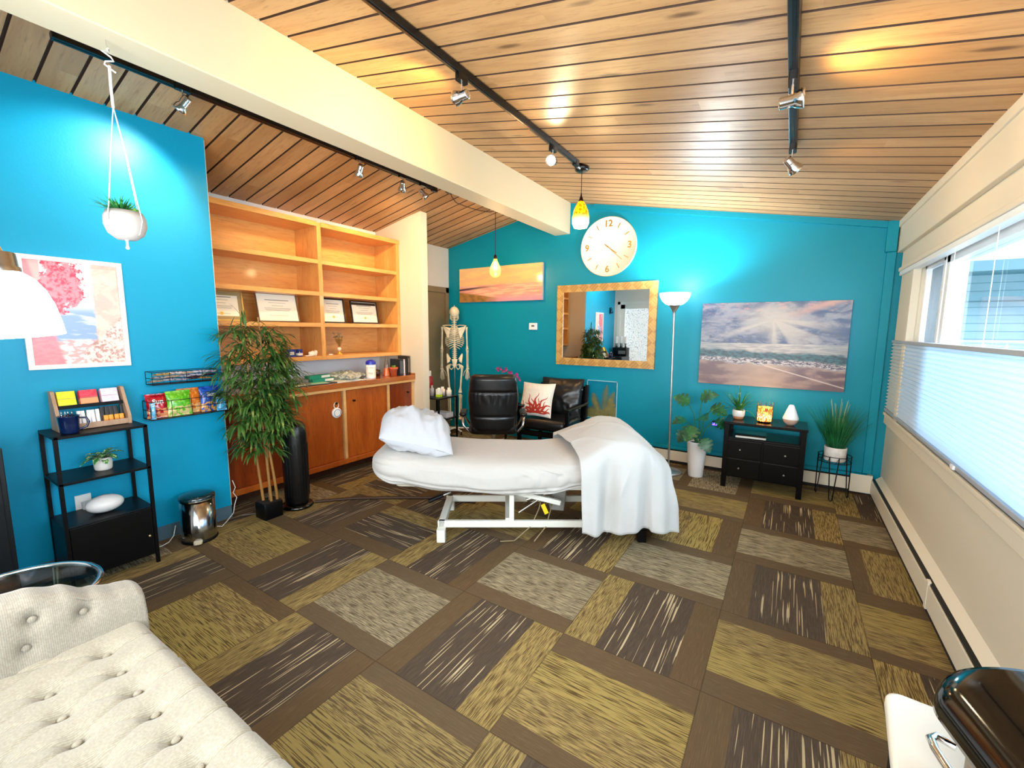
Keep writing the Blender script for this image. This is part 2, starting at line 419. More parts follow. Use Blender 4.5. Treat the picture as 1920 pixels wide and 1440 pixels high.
# taupe door in the nook behind the skeleton
d = thing('door_1', 'flat taupe painted door behind the skeleton model', None, (XD, 4.6, 0)); d['kind'] = 'structure'
MB().bx(-.12, -.02, -.40, .40, 0.01, 2.04).build('door_panel', M_TAUPE, d, bevel=.004)
MB().bx(-.10, .012, -.48, -.40, 0, 2.12).bx(-.10, .012, .40, .47, 0, 2.12).bx(-.10, .012, -.48, .47, 2.04, 2.12).build('door_frame', M_TAUPE, d, bevel=.004)
h = MB(); h.cyl((-.02, -.33, 1.0), (.03, -.33, 1.0), .012); h.ball((.05, -.33, 1.0), .028); h.build('door_knob', M_NICKEL, d)

# rear wall with glazed door (behind the camera, seen in the mirror) and a wide window added for fill light
b = MB(); DX0, DX1, WX0, WX1 = -3.50, -2.60, -2.3, 0.6
y0, y1 = YB - .12, YB
gable(b, y0, y1, -4.6, DX0); gable(b, y0, y1, DX1, WX0, 0); gable(b, y0, y1, WX1, 1.0)
b.bx(WX0, WX1, y0, y1, 0, 0.55)
gable(b, y0, y1, WX0, WX1, 2.45)
gable(b, y0, y1, DX0, DX1, 2.12)
struct(b.build('wall_rear', M_WHITEWALL), 'white wall behind the camera with the glazed door')
mg, n = nmat('patterned_privacy_glass', '#eef4f6', rough=0.35, trans=0.0, emit='#eaf3f7', estr=0.4)  # emission stands in for daylight behind the door glass
n.col(n.mix(n.ss(n.vor(n.coord(), 34, 'DISTANCE_TO_EDGE'), 0.02, 0.09), '#97a7ad', '#f2f7f8'))
n.put(n.bsdf.inputs['Emission Color'], n.mix(n.ss(n.vor(n.coord(), 34, 'DISTANCE_TO_EDGE'), 0.02, 0.09), '#8fa0a7', '#f4f9fa'))
d = thing('door_2', 'white framed door with frosted leaf patterned glass', None, ((DX0 + DX1) / 2, YB, 0)); d['kind'] = 'structure'
MB().bx(-.45, -.34, -.05, 0, 0, 2.12).bx(.34, .45, -.05, 0, 0, 2.12).bx(-.45, .45, -.05, 0, 2.02, 2.12).bx(-.45, .45, -.05, 0, 0, .25).build('door_panel', M_TRIMWHITE, d, bevel=.004)
MB().bx(-.52, -.45, -.02, .02, 0, 2.19).bx(.45, .52, -.02, .02, 0, 2.19).bx(-.52, .52, -.02, .02, 2.12, 2.19).build('door_frame', M_TRIMWHITE, d, bevel=.004)
MB().bx(-.34, .34, -.035, -.025, .25, 2.02).build('glass_pane', mg, d)
w = thing('window_3', 'wide white framed rear window, made up to let in fill light', None, ((WX0 + WX1) / 2, YB, 0)); w['kind'] = 'structure'
b = MB()
for xa, xb in ((-1.45, -1.39), (-.50, -.45), (.45, .50), (1.39, 1.45)): b.bx(xa, xb, -.08, .01, .55, 2.45)
b.bx(-1.45, 1.45, -.08, .01, .55, .61).bx(-1.45, 1.45, -.08, .01, 2.39, 2.45); b.build('window_frame', M_VINYL, w, bevel=.003)

# window wall on the right
Z0, Z1, WY0, WY1, WY2 = 0.80, 2.02, 0.35, 3.92, 4.52
b = MB(); b.bx(XR, 1.0, -.32, 5.2, 0, Z0); b.bx(XR, 1.0, -.32, 5.2, Z1, ceil_z(XR) + .02)
b.bx(XR, 1.0, -.32, WY0, Z0, Z1); b.bx(XR, 1.0, WY2, 5.2, Z0, Z1)
struct(b.build('wall_right', M_CREAM), 'cream wall under and over the long window')
b = MB(); b.bx(.725, XR, -.2, YF, 2.19, ceil_z(.76) + .01); struct(b.build('trim_1', M_CREAM, bevel=.004), 'cream header beam under the ceiling at the windows')
b = MB(); b.bx(.712, .73, -.2, YF, 2.40, ceil_z(.72) + .01); struct(b.build('trim_2', M_CREAM, bevel=.004), 'thin cream strip between header and planks')
b = MB(); b.bx(.755, XR, -.2, 5.0, 2.02, 2.19); b.bx(.735, .80, -.2, 4.98, 2.02, 2.05)
struct(b.build('trim_3', M_CREAM, bevel=.004), 'cream casing board above the window')
b = MB(); b.bx(.765, .80, 4.52, 5.0, 0.8, 2.02); b.bx(.752, .80, 4.50, 4.60, .8, 2.02)
struct(b.build('trim_4', M_CREAM, bevel=.004), 'cream side casing by the far corner')
b = MB(); b.bx(.755, .80, -.2, 5.0, .70, .80); b.bx(.745, .80, -.2, 5.0, .775, .80)
struct(b.build('trim_5', M_CREAM, bevel=.004), 'cream window sill casing under the pleated shade')
M_GLASS = mat('window_glass', '#ffffff', rough=0.0, trans=1.0, ior=1.45)
M_GLASS.node_tree.nodes['Principled BSDF'].inputs['Base Color'].default_value = (0.95, 0.99, 1, 1)
def thin_glass(name, tint=(0.93, 0.98, 1.0), refl=0.08, graze=0.55):
    m = bpy.data.materials.new(name); m.use_nodes = True; t = m.node_tree; t.nodes.clear()
    o = t.nodes.new('ShaderNodeOutputMaterial'); tr = t.nodes.new('ShaderNodeBsdfTransparent'); gl = t.nodes.new('ShaderNodeBsdfGlossy'); mx = t.nodes.new('ShaderNodeMixShader')
    tr.inputs[0].default_value = (*tint, 1); gl.inputs['Roughness'].default_value = 0.02
    lw = t.nodes.new('ShaderNodeLayerWeight'); lw.inputs[0].default_value = 0.5
    fr = t.nodes.new('ShaderNodeMath'); fr.operation = 'POWER'; t.links.new(lw.outputs['Facing'], fr.inputs[0]); fr.inputs[1].default_value = 4.0
    f2 = t.nodes.new('ShaderNodeMath'); f2.operation = 'MULTIPLY_ADD'; t.links.new(fr.outputs[0], f2.inputs[0]); f2.inputs[1].default_value = graze; f2.inputs[2].default_value = refl * 0.5; fr = f2
    t.links.new(fr.outputs[0], mx.inputs[0]); t.links.new(tr.outputs[0], mx.inputs[1]); t.links.new(gl.outputs[0], mx.inputs[2]); t.links.new(mx.outputs[0], o.inputs[0]); return m
M_PANE = thin_glass('clear_pane')
def win(name, ya, yb, label, fr=.045):
    w = thing(name, label, None, (.87, 0, 0)); w['kind'] = 'structure'
    b = MB(); b.bx(-.05, .04, ya, ya + fr, Z0, Z1).bx(-.05, .04, yb - fr, yb, Z0, Z1).bx(-.05, .04, ya, yb, Z0, Z0 + fr).bx(-.05, .04, ya, yb, Z1 - fr, Z1)
    b.build('window_frame', M_VINYL, w, bevel=.004)
    MB().bx(-.004, .004, ya + fr, yb - fr, Z0 + fr, Z1 - fr).build('glass_pane', M_PANE, w)
    return w
w1 = win('window_1', 3.98, 4.50, 'narrow white framed window beside the far corner')
m, n = nmat('insect_screen', '#66707a', rough=.8, alpha=.55); MB().bx(-.02, -.018, 4.03, 4.45, Z0 + .05, Z1 - .05).build('insect_screen', m, w1)
w2 = win('window_2', 1.9, 3.95, 'wide picture window above the pleated shade', .07)
w2b = win('window_2', .35, 1.88, 'picture window nearest the camera above the pleated shade', .07)

# ridge beam
b = MB(); b.bx(-2.62, -2.41, -.2, YF, 2.69, RZ + .05)
struct(b.build('trim_6', M_BEAM, bevel=.006), 'big cream painted ridge beam crossing the room')
# baseboard under the blue wall
M_BASE = mat('grey_vinyl_base', '#4f6a78', rough=.5)
struct(MB().bx(XL, XL + .006, YB, 1.576, 0, .10).bx(-3.75, XL + .006, 1.57, 1.576, 0, .10).build('baseboard_left', M_BASE), 'grey vinyl cove base of the blue wall')

# painted heat pipes boxed in by the far corner
struct(MB().bx(.64, .715, 5.02, YF, 2.2, ceil_z(.66)).bx(.655, .72, 5.045, YF, .2, 2.2).build('trim_7', M_TEAL, bevel=.004), 'teal boxed pipe run in the far corner')
struct(MB().bx(-2.05, .64, 5.045, YF, 2.385, 2.44).build('trim_8', M_TEAL, bevel=.01) if False else MB().add(
    [(-2.1, 5.05, ceil_z(-2.1) - .055), (.64, 5.05, ceil_z(.64) - .055), (.64, 5.05, ceil_z(.64)), (-2.1, 5.05, ceil_z(-2.1)), (-2.1, YF, ceil_z(-2.1) - .055), (.64, YF, ceil_z(.64) - .055), (.64, YF, ceil_z(.64)), (-2.1, YF, ceil_z(-2.1))],
    [(0, 1, 2, 3), (4, 7, 6, 5), (0, 4, 5, 1), (2, 6, 7, 3), (0, 3, 7, 4), (1, 5, 6, 2)]).build('trim_8', M_TEAL), 'teal batten along the top of the far wall')


# ------------------------------------------------------------------ built-in shelves and base cabinet
sh = thing('bookcase', 'golden maple built-in bookcase with two bays of open shelves', 'bookcase', (-4.22, 2.66, 1.18))
def W(b, name, m, par, **k): return b.build(name, m, par, w=True, **k)
X0, X1, YA, YZ = -4.40, -4.02, 1.58, 3.745
W(MB().bx(-4.425, X0, YA, YZ, 1.18, 2.54), 'back_panel', M_MAPLE, sh)
for ya in (YA, 2.675, YZ - .045): W(MB().bx(X0, X1, ya, ya + .045, 1.18, 2.54), 'upright', M_MAPLEV, sh, bevel=.002)
SHZ = (1.18, 1.515, 1.825, 2.14, 2.50)
for z in SHZ:
    for ya, yb in ((YA + .045, 2.675), (2.72, YZ - .045)): W(MB().bx(X0, X1 - .002, ya, yb, z, z + .04), 'shelf', M_MAPLE, sh, bevel=.002)
for ya, yb in ((YA, 2.675), (2.72, YZ)): W(MB().bx(X1, X1 + .008, ya, yb, 2.50, 2.545), 'top_rail', M_MAPLE, sh)
M_STRIP = mat('white_caulk_strip', '#eceae4', rough=.5)

cb = thing('base_cabinet', 'long cherry wood base cabinet under the bookcase', 'cabinet', (-4.1, 2.66, 0))
W(MB().bx(-4.42, -3.86, YA, YZ, .10, .89), 'carcass', M_CHERRY, cb)
W(MB().bx(-4.42, -3.93, YA, YZ, 0, .10), 'toe_kick', mat('dark_toe_kick', '#3c1c0c', rough=.5), cb)
W(MB().bx(-3.86, -3.80, YA, YZ, .10, .15), 'bottom_rail', M_CHERRY, cb, bevel=.004)
W(MB().bx(-3.86, -3.795, YA, YZ, .872, .898), 'top_rail', M_PALEEDGE, cb, bevel=.002)
for y in (2.125, 2.755, 3.335, 3.715): W(MB().bx(-3.86, -3.815, y, y + .03, .15, .872), 'stile', M_PALEEDGE, cb, bevel=.002)
M_CHERRY2 = wood('dark_cherry_wood', '#8a3a12', '#702a0a', '#521a05', 'Z', 1.6, .3, .25)
for i, (ya, yb) in enumerate(((1.60, 2.12), (2.16, 2.735), (2.79, 3.33), (3.37, 3.71))):
    dr = W(MB().bx(-3.855, -3.825, ya, yb, .152, .868), 'door', M_CHERRY2 if i in (0, 3) else M_CHERRY, cb, bevel=.004)
    ky = (2.06, 2.66, 2.875, 3.64)[i]
    q = MB(); q.cyl((-3.825, ky, .752), (-3.808, ky, .752), .009); q.ball((-3.80, ky, .752), (.009, .016, .012)); W(q, 'knob', mat('bronze_knob', '#33180c', rough=.3, metal=.8) if i == 0 else bpy.data.materials['bronze_knob'], dr)
ct = W(MB().bx(-4.428, -3.79, YA, YZ + .003, .898, .953), 'worktop', M_COUNTER, None, bevel=.004)
tag(ct, 'glossy reddish wood worktop on the base cabinet', 'worktop')
tag(W(MB().bx(-4.05, -3.79, YZ - .012, YZ, .9535, .972), 'splash_strip', M_COUNTER, None, bevel=.002), 'short wooden upstand at the partition end of the worktop', 'trim')

# ------------------------------------------------------------------ massage table
TZ = R(33.6); TL = (-1.725, 2.695, 0)
M_FRAME = mat('offwhite_painted_steel', '#dcdcd2', rough=.4)
M_GREY = mat('grey_plastic', '#8d8d88', rough=.5)
mt = thing('massage_table', 'white steel electric lift massage table under white linen', 'massage table', TL, TZ)
b = MB()
b.box((.22, -.235, .115), (1.50, .03, .05)); b.box((.22, .235, .115), (1.50, .03, .05))
b.box((-.50, 0, .115), (.05, .50, .05)); b.box((.93, 0, .115), (.05, .50, .05))
b.box((-.02, 0, .14), (.05, .47, .03))
b.build('base_frame', M_FRAME, mt, bevel=.005)
for x, y in ((-.50, -.275), (-.50, .275), (.93, -.275), (.93, .275)):
    f = MB().rbox((x, y, .05), (.06, .06, .09), .008).build('foot', M_FRAME if x < 0 else M_BLACK, mt)
    MB().cyl((x, y, 0), (x, y, .01), .02).build('rubber_pad', M_BLACK, f)
for x0, z0, x1, z1 in ((.85, .14, .55, .42),):
    for y in (-.18, .18): MB().cyl((x0, y, z0), (x1, y, z1), .018).build('lift_arm', M_FRAME, mt)
MB().box((-.0, -.235, .24), (.035, .03, .22)).build('post', M_FRAME, mt, bevel=.004)
MB().box((.18, -.20, .30), (.36, .03, .035), ry=R(14)).build('link_bar', M_FRAME, mt, bevel=.004)
MB().cyl((.05, -.24, .20), (.22, -.2, .30), .008).build('gas_strut', M_NICKEL, mt)
MB().rbox((.36, 0, .24), (.11, .12, .20), .015, ry=R(6)).build('motor_box', M_GREY, mt)
MB().cyl((.12, 0, .2), (.32, 0, .26), .022).build('actuator', M_NICKEL, mt)
q = MB().cyl((-.44, -.20, .335), (-.50, -.23, .32), .008).build('lever', M_NICKEL, mt); MB().cyl((-.49, -.225, .322), (-.585, -.27, .295), .014, .017).build('grip', M_BLACK, q)
MB().box((.05, 0, .385), (1.25, .50, .03)).build('top_frame', M_FRAME, mt, bevel=.004)
MB().rbox((.05, 0, .46), (1.75, .56, .12), .05, edge=.02).build('mattress', mat('cream_vinyl', '#d8d2c2', rough=.5), mt)

from mathutils import noise as NZ
def nz(x, y, z=0.0): return NZ.noise(Vector((x, y, z)))
def lerp(a, b, t): return a + (b - a) * t
def pw(tab, x):
    if x <= tab[0][0]: return tab[0][1]
    for (a, va), (b_, vb) in zip(tab, tab[1:]):
        if x <= b_:
            t = (x - a) / (b_ - a); t = t * t * (3 - 2 * t); return lerp(va, vb, t)
    return tab[-1][1]
ZT = [(-1.02, .655), (-.85, .665), (-.5, .635), (-.2, .615), (.2, .612), (.5, .63), (.72, .66), (1.1, .60)]
ZB = [(-1.02, .46), (-.8, .405), (-.45, .352), (0, .322), (.25, .332), (.48, .385), (1.1, .42)]
def linen(name, c, bs=60, rough=.75):
    m, n = nmat(name, c, rough=rough, sheen=.25, spec=.2)
    n.bump(n.noise(n.coord(), 14, 4, .6, .8), .16, .02); return m
M_SHEET = linen('white_sheet_cotton', '#b6b3ae'); M_PILLOW = linen('white_pillow_cotton', '#b3b6bc'); M_BLANKET = linen('white_cover_cotton', '#b5b5b3')
def sheet_fn(s, a):
    x = lerp(-1.0, 1.04, s)
    e = 1.0
    if x < -.80: e = math.sqrt(max(0.0, 1 - ((-.80 - x) / .2) ** 2.2))
    if x > .90: e = math.sqrt(max(0.0, 1 - ((x - .90) / .14) ** 2.4))
    zt, zb = pw(ZT, x), pw(ZB, x); zc = (zt + zb) / 2; hh = (zt - zb) / 2 * (0.25 + .75 * e)
    th = 2 * PI * a; ct, st = math.cos(th), math.sin(th)
    yy = math.copysign(abs(ct) ** .42, ct); zz = math.copysign(abs(st) ** .5, st)
    y = .365 * yy * (0.35 + .65 * e)
    if zz < 0: y *= 1 - .20 * (-zz) ** 1.6
    z = zc + hh * zz
    side = max(0.0, abs(yy) ** 3)
    # long drawn folds low on the sides, diagonal gathers near the cover
    w = .022 * math.sin(9 * (zz * 1.15 + .55 * math.cos(1.4 * x + .3) + .10 * nz(x * 3, yy * 2))) * (1 if zz < .3 else .15)
    g = math.exp(-((x - .28) / .2) ** 2) * max(0, 1 - abs(zz - .15) * 1.1)
    w += .020 * g * math.sin(42 * (x + .55 * zz * hh * 6) + 3 * nz(x * 4, zz * 3))
    g2 = math.exp(-((x + .88) / .14) ** 2)
    w += .010 * g2 * math.sin(16 * zz + 14 * x)
    w += .007 * nz(x * 7, zz * 5, yy * 3)
    cr = 1 - abs(math.sin(5.2 * zz + 1.1 * math.cos(1.6 * x) + .9 * nz(x * 1.6, zz, 7)))
    w += .016 * cr ** 4 * (1 if zz < .35 else .1)
    cr = 1 - abs(math.sin(15 * (x + .9 * zz * hh * 3) + 1.5 * nz(x * 2, zz * 2, 9)))
    w += .014 * cr ** 4 * math.exp(-((x - .20) / .26) ** 2) * max(0, 1 - abs(zz - .2))
    y += math.copysign(w * side, yy); z += (1 - side) * .008 * nz(x * 4 + 3, yy * 2.2, 5)
    return (x, y, z)
sh1 = MB().grid(sheet_fn, 180, 96).build('fitted_sheet', M_SHEET, None)
sh1.location = TL; sh1.rotation_euler = (0, 0, TZ)
tag(sh1, 'white fitted sheet drawn over the massage table mattress', 'sheet')

# cover thrown over the bolster at the foot end
XA, XB_, HW, CR = .45, 1.07, .375, .22
def rim(a):
    L1 = XB_ - CR - XA; L2 = PI / 2 * CR; L3 = 2 * (HW - CR); T = 2 * L1 + 2 * L2 + L3; d = a * T
    if d < L1: return (XA + d, -HW, 0, -1, d)
    d -= L1
    if d < L2: q = -PI / 2 + d / CR; return (XB_ - CR + CR * math.cos(q), -HW + CR + CR * math.sin(q), math.cos(q), math.sin(q), L1 + d)
    d -= L2
    if d < L3: return (XB_, -HW + CR + d, 1, 0, L1 + L2 + d)
    d -= L3
    if d < L2: q = d / CR; return (XB_ - CR + CR * math.cos(q), HW - CR + CR * math.sin(q), math.cos(q), math.sin(q), L1 + L2 + L3 + d)
    d -= L2; return (XB_ - CR - d, HW, 0, 1, L1 + 2 * L2 + L3 + d)
def cover_top(x, y):
    bump = math.exp(-abs((x - .76) / .27) ** 2.4)
    z = .652 + .158 * bump
    z -= .10 * max(0, (x - .85) / .25) ** 1.4 if x > .85 else 0
    z -= .055 * abs(y / HW) ** 3.0
    return z + .005
def cover_fn(a, t):
    rx, ry, nx, ny, d = rim(a)
    sx = min(max(rx, XA), .80); tt = t * 2.0
    if tt <= 1.0:
        x, y = lerp(sx, rx, tt), ry * tt
        x -= .075 * (y / HW + 1) * max(0, 1 - (x - XA) / .25) * .6
        z = cover_top(x, y) + .008 * nz(x * 6, y * 6) + .012 * (1 - abs(math.sin(5 * x + 9 * y + 2 * nz(x * 3, y * 3)))) ** 5
        return (x, y, z)
    k = tt - 1.0
    z0 = cover_top(rx, ry)
    hem = pw([(0, .150), (.10, .128), (.25, .135), (.42, .155), (.55, .135), (.72, .055), (.85, .10), (1.3, .17), (2.2, .2)], d)
    z = lerp(z0, hem, k) ; r = .044 * math.sin(min(1, k * 5) * PI / 2)
    amp = .036 * min(1, k * 1.5)
    f = amp * (math.sin(21 * d + 1.2 * math.sin(3 * d) + .5 * k) + .45 * math.sin(47 * d + 2 + k)) + .018 * nz(d * 5, k * 2, 3)
    f += .018 * min(1, k * 2) * ((1 - abs(math.sin(9.5 * d + .8 * k + nz(d * 2, k, 4)))) ** 5 - .15)
    fl = .05 * k if nx > .3 else .01 * k
    o = r + f + fl + .012
    x = rx + nx * o + (.02 * k if nx < .3 else 0) * 1; y = ry + ny * o
    x -= .075 * (ry / HW + 1) * max(0, 1 - (rx - XA) / .25) * .6
    return (x, y, z)
cv = MB().grid(cover_fn, 230, 70).build('cover_blanket', M_BLANKET, None, solid=.004)
cv.location = TL; cv.rotation_euler = (0, 0, TZ)
tag(cv, 'white cotton cover thrown over the bolster with its folded hem hanging to the floor', 'blanket')

def pillow_mesh(w, d, h, seed=0, crease=.012, n=44, corner=.12):
    def side(sg):
        def fn(u_, v_):
            s, t = u_ * 2 - 1, v_ * 2 - 1
            k = max(0, (1 - abs(s) ** 2.6)) ** .55 * max(0, (1 - abs(t) ** 2.6)) ** .55
            pin = 1 - corner * (abs(s) ** 2) * (1 - abs(t) ** 1.5) * .5 - 0
            pin2 = 1 - corner * (abs(t) ** 2) * (1 - abs(s) ** 1.5) * .5
            x = s * w / 2 * (1 - corner * .8 * (1 - abs(t) ** 2) * abs(s) ** 4 * 0 - corner * .5 * (1 - t * t) * 0) * pin
            y = t * d / 2 * pin2
            cr = crease * (nz(s * 2.4 + seed, t * 2.4, sg) + .6 * nz(s * 6 + seed, t * 6, sg)) * (k + .1)
            return (x, y, sg * (h / 2 * k) + cr)
        return fn
    return MB().grid(side(1), n, n).grid(side(-1), n, n)
pm = pillow_mesh(.52, .66, .27, 3, .034, 70)
tilt = Euler((R(-10), R(16), R(4))).to_matrix()
pm.v = [tilt @ p for p in pm.v]
for p in pm.v:   # the case sags over the near side of the table
    if p.y < -.12: p.z -= .75 * (-.12 - p.y) ** 1.15
    p.x += .10 * max(0, -p.y - .1)
pl_ = pm.build('pillow', M_PILLOW, None, weld=True); pl_.location = Vector(TL) + Matrix.Rotation(TZ, 3, 'Z') @ Vector((-.71, -.02, .775)); pl_.rotation_euler = (0, 0, TZ)
tag(pl_, 'plump white pillow at the head end of the massage table', 'pillow')

# ------------------------------------------------------------------ tufted settee in the foreground
def fabric(name, c1, c2, along='x'):
    m, n = nmat(name, c1, rough=.9, sheen=.3, spec=.15)
    x, y, z = n.sep(n.coord())
    w1 = n.m('SINE', n.m('MULTIPLY', x, 700)); w2 = n.m('SINE', n.m('MULTIPLY', y, 900)); w3 = n.m('SINE', n.m('MULTIPLY', z, 700))
    wv = n.m('MULTIPLY_ADD', n.m('SINE', n.m('MULTIPLY', x if along == 'x' else y, 1300)), .16, n.noise(n.coord(), 150, 3))
    n.col(n.mix(n.ss(wv, .3, .8), c2, c1)); n.bump(wv, .2, .002); return m
M_LINEN = fabric('cream_chenille', '#a8a08e', '#928b7a')
M_ARM = fabric('cream_linen_arm', '#9f988a', '#8b8476', 'y')
st = thing('tufted_settee', 'cream button tufted settee with a scrolled arm in the foreground', 'settee', (-1.3, .18, 0))
SX0, SX1, SY0, SY1, SH = -1.93, -.50, -.17, .515, .45
tuf = []
for j in range(4):
    for i in range(12):
        tuf.append((SX0 + .10 + i * .135 + (j % 2) * .0675, SY1 - .135 - j * .145))
def seat_fn(s, t):
    x, y = lerp(SX0, SX1, s), lerp(SY0, SY1 + .012 * math.sin(s * 9), t)
    e = min(1, (SY1 - y) / .055); e2 = min(1, (SX1 - x) / .06); q = math.sqrt(max(0, 1 - (1 - e) ** 2)) * math.sqrt(max(0, 1 - (1 - e2) ** 2)) if min(e, e2) < 1 else 1
    z = SH - .07 * (1 - q)
    for tx, ty in tuf:
        d2 = (x - tx) ** 2 + (y - ty) ** 2
        if d2 < .02: z -= .030 * math.exp(-d2 / .00085) + .010 * math.exp(-d2 / .006)
    # pleats running from the buttons to the front edge and diagonal tucks between them
    for tx, ty in tuf:
        if ty > SY1 - .15 and y > ty: z -= .010 * math.exp(-((x - tx - .015 * math.sin((y - ty) * 20)) / .007) ** 2) * min(1, (y - ty) * 30)
    u_ = (x - SX0 - .10) / .135; v_ = (SY1 - .135 - y) / .145
    if v_ > 0:
        a1 = abs(((u_ - v_ * .5) + .5) % 1 - .5); a2 = abs(((u_ + v_ * .5) + .5) % 1 - .5)
        z -= .007 * (math.exp(-(a1 / .05) ** 2) + math.exp(-(a2 / .05) ** 2))
    return (x, y, z)
W(MB().grid(seat_fn, 260, 130), 'seat', M_LINEN, st)
W(MB().rbox(((SX0 + SX1) / 2, (SY0 + SY1) / 2, .26), (SX1 - SX0 - .006, SY1 - SY0 - .008, .25), .05), 'seat_base', M_ARM, st)
for tx, ty in tuf: W(MB().ball((tx, ty, SH - .034), (.011, .011, .006), 12, 6), 'button', M_LINEN, st)
# arm: thick padded board rising from the front to a rolled crest
def arm_fn(s, t):
    y = lerp(SY1 + .005, SY0, s)
    zt = pw([(-.2, .67), (.12, .668), (.24, .655), (.32, .628), (.39, .585), (.46, .562), (.50, .555), (.53, .53)], y)
    zb = .14
    prof = [(-.0, zb), (-.0, .30), (-.0, .44), (-.004, zt - .075), (-.020, zt - .022), (-.05, zt), (-.10, zt + .004), (-.145, zt - .01), (-.175, zt - .05), (-.17, zt - .09), (-.13, zt - .12), (-.115, zt - .15), (-.11, .30), (-.11, zb)]
    k = t * (len(prof) - 1); i = min(int(k), len(prof) - 2); f = k - i
    x = lerp(prof[i][0], prof[i + 1][0], f); z = lerp(prof[i][1], prof[i + 1][1], f)
    x0 = SX0 + .012
    if x > -.03 and z > .44:
        for by, bz in ATUF:
            d2 = (y - by) ** 2 + (z - bz) ** 2
            x -= .026 * math.exp(-d2 / .0005) + .008 * math.exp(-d2 / .003)
    end = 1 - math.exp(-s * 45)
    return (x0 + x * (.9 + .1 * end), y, z)
ATUF = [(.36, .545), (.245, .585), (.225, .50), (.14, .555), (.06, .59), (.05, .50), (-.05, .55)]
ar = W(MB().grid(arm_fn, 110, 120), 'arm', M_ARM, st, solid=.004)
b = MB(); b.add([arm_fn(0, j / 60) for j in range(61)], [tuple(range(61))]); W(b, 'arm_panel', M_ARM, st)
for by, bz in ATUF: W(MB().ball((SX0 - .012, by, bz), (.006, .011, .011), 12, 6), 'button', M_ARM, st)
for x, y in ((SX0 + .0, SY1 - .06), (SX1 - .07, SY1 - .06), (SX0, SY0 + .06), (SX1 - .07, SY0 + .06)):
    W(MB().cyl((x + .02, y, 0), (x + .02, y, .14), .016, .028), 'leg', M_BLACKWOOD, st)

# round glass side table beside the settee
gt = thing('glass_side_table', 'round glass side table with a chrome rim beside the settee arm', 'side table', (-2.355, .25, 0))
b = MB(); b.tube([(.245 * math.cos(a), .245 * math.sin(a), .50) for a in [2 * PI * i / 64 for i in range(64)]], .011, 10, True); b.build('rim', M_CHROME, gt)
MB().lathe([(0, -.003), (.242, -.003), (.242, .003), (0, .003)], (0, 0, .502), 48, caps=False).build('glass_top', thin_glass('smoked_teal_glass', (.55, .7, .74), .02, .12), gt)
b = MB(); b.tube([(.2 * math.cos(a), .2 * math.sin(a), .12) for a in [2 * PI * i / 48 for i in range(48)]], .007, 8, True); b.build('lower_ring', M_CHROME, gt)
for k in range(3):
    a = R(20 + 120 * k); MB().cyl((.24 * math.cos(a), .24 * math.sin(a), .495), (.2 * math.cos(a), .2 * math.sin(a), 0), .009).build('leg', M_CHROME, gt)

# white desk corner and black appliance in the right foreground
wt = thing('white_side_table', 'white rounded corner table standing under the window', 'table', (.46, .80, 0), R(-5))
MB().rbox((.0, .0, .705), (.52, .72, .03), .03, edge=.008).build('tabletop', mat('white_laminate', '#dcd4c4', rough=.4), wt)
for x, y in ((-.225, -.32), (.225, -.32), (-.225, .32), (.225, .32)): MB().box((x, y, .345), (.035, .035, .69)).build('leg', M_BLACK, wt)
ap = thing('tabletop_grill', 'glossy black appliance with ribbed lid and chrome handle on the white table', 'appliance', (.440, .860, .72), R(14))
M_GLOSS = mat('gloss_black_plastic', '#030303', rough=.1, spec=.5, coat=.3)
def lid_fn(s, t):
    a = lerp(0, PI, t); x = -.150 * math.cos(a); hgt = .085 * math.sin(a) ** .7
    y = lerp(-.22, .19, s); e = 1 - max(0, (s - .86) / .14) ** 2 * .16
    rib = .003 * math.sin(math.radians(0) + t * 120) if s < .45 else 0
    return (x * e, y, .125 + (hgt + rib) * (.92 + .08 * e))
MB().grid(lid_fn, 60, 90).build('lid', M_GLOSS, ap, solid=.004)
MB().rbox((0, -.015, .065), (.21, .37, .128), .04).build('body', mat('bronze_body', '#7a6a58', rough=.3, metal=.5), ap)
b = MB(); b.add([lid_fn(1, j / 40) for j in range(41)], [tuple(range(41))]); b.build('front_panel', M_GLOSS, ap)
b = MB(); b.tube([(-.10, .172, .05), (-.120, .188, .05), (-.134, .178, .05), (-.138, .155, .05), (-.140, .0, .05), (-.13, -.03, .05), (-.10, -.035, .05)], .007, 10); b.build('handle', M_CHROME, ap)
# ------------------------------------------------------------------ lights of the room
M_TRACK = mat('black_track', '#09090a', rough=.3)
M_BULB = mat('lit_warm_lens', '#fff4dd', rough=.4, emit='#ffdf9f', estr=14)
M_LENS = mat('lit_lens', '#fff7ea', rough=.3, emit='#ffe2ae', estr=3)
def track(name, x, y0, y1, label):
    z = ceil_z(x); t = thing(name, label, 'track light rail', (x, (y0 + y1) / 2, z)); h = (y1 - y0) / 2; sl = .205 if x < RX else -.195
    MB().box((0, 0, -.022), (.036, 2 * h, .036), ry=-math.atan(sl)).build('rail', M_TRACK, t, bevel=.004)
    MB().box((0, 0, -.041), (.012, 2 * h - .02, .003), ry=-math.atan(sl)).build('conductor_slot', mat('track_slot', '#1c1c1e', rough=.25, metal=.5), t)
    MB().rbox((0, h + .03, -.03), (.04, .07, .045), .01).build('feed_connector', M_TRACK, t)
    return t
track('track_rail', -3.17, .72, 3.42, 'black track rail on the shelf side slope beside the beam')
track('track_rail', -1.60, -.18, 3.42, 'black track rail between beam and pendant with the amber shade')
track('track_rail', -.07, -.18, 3.12, 'black track rail nearest the windows')
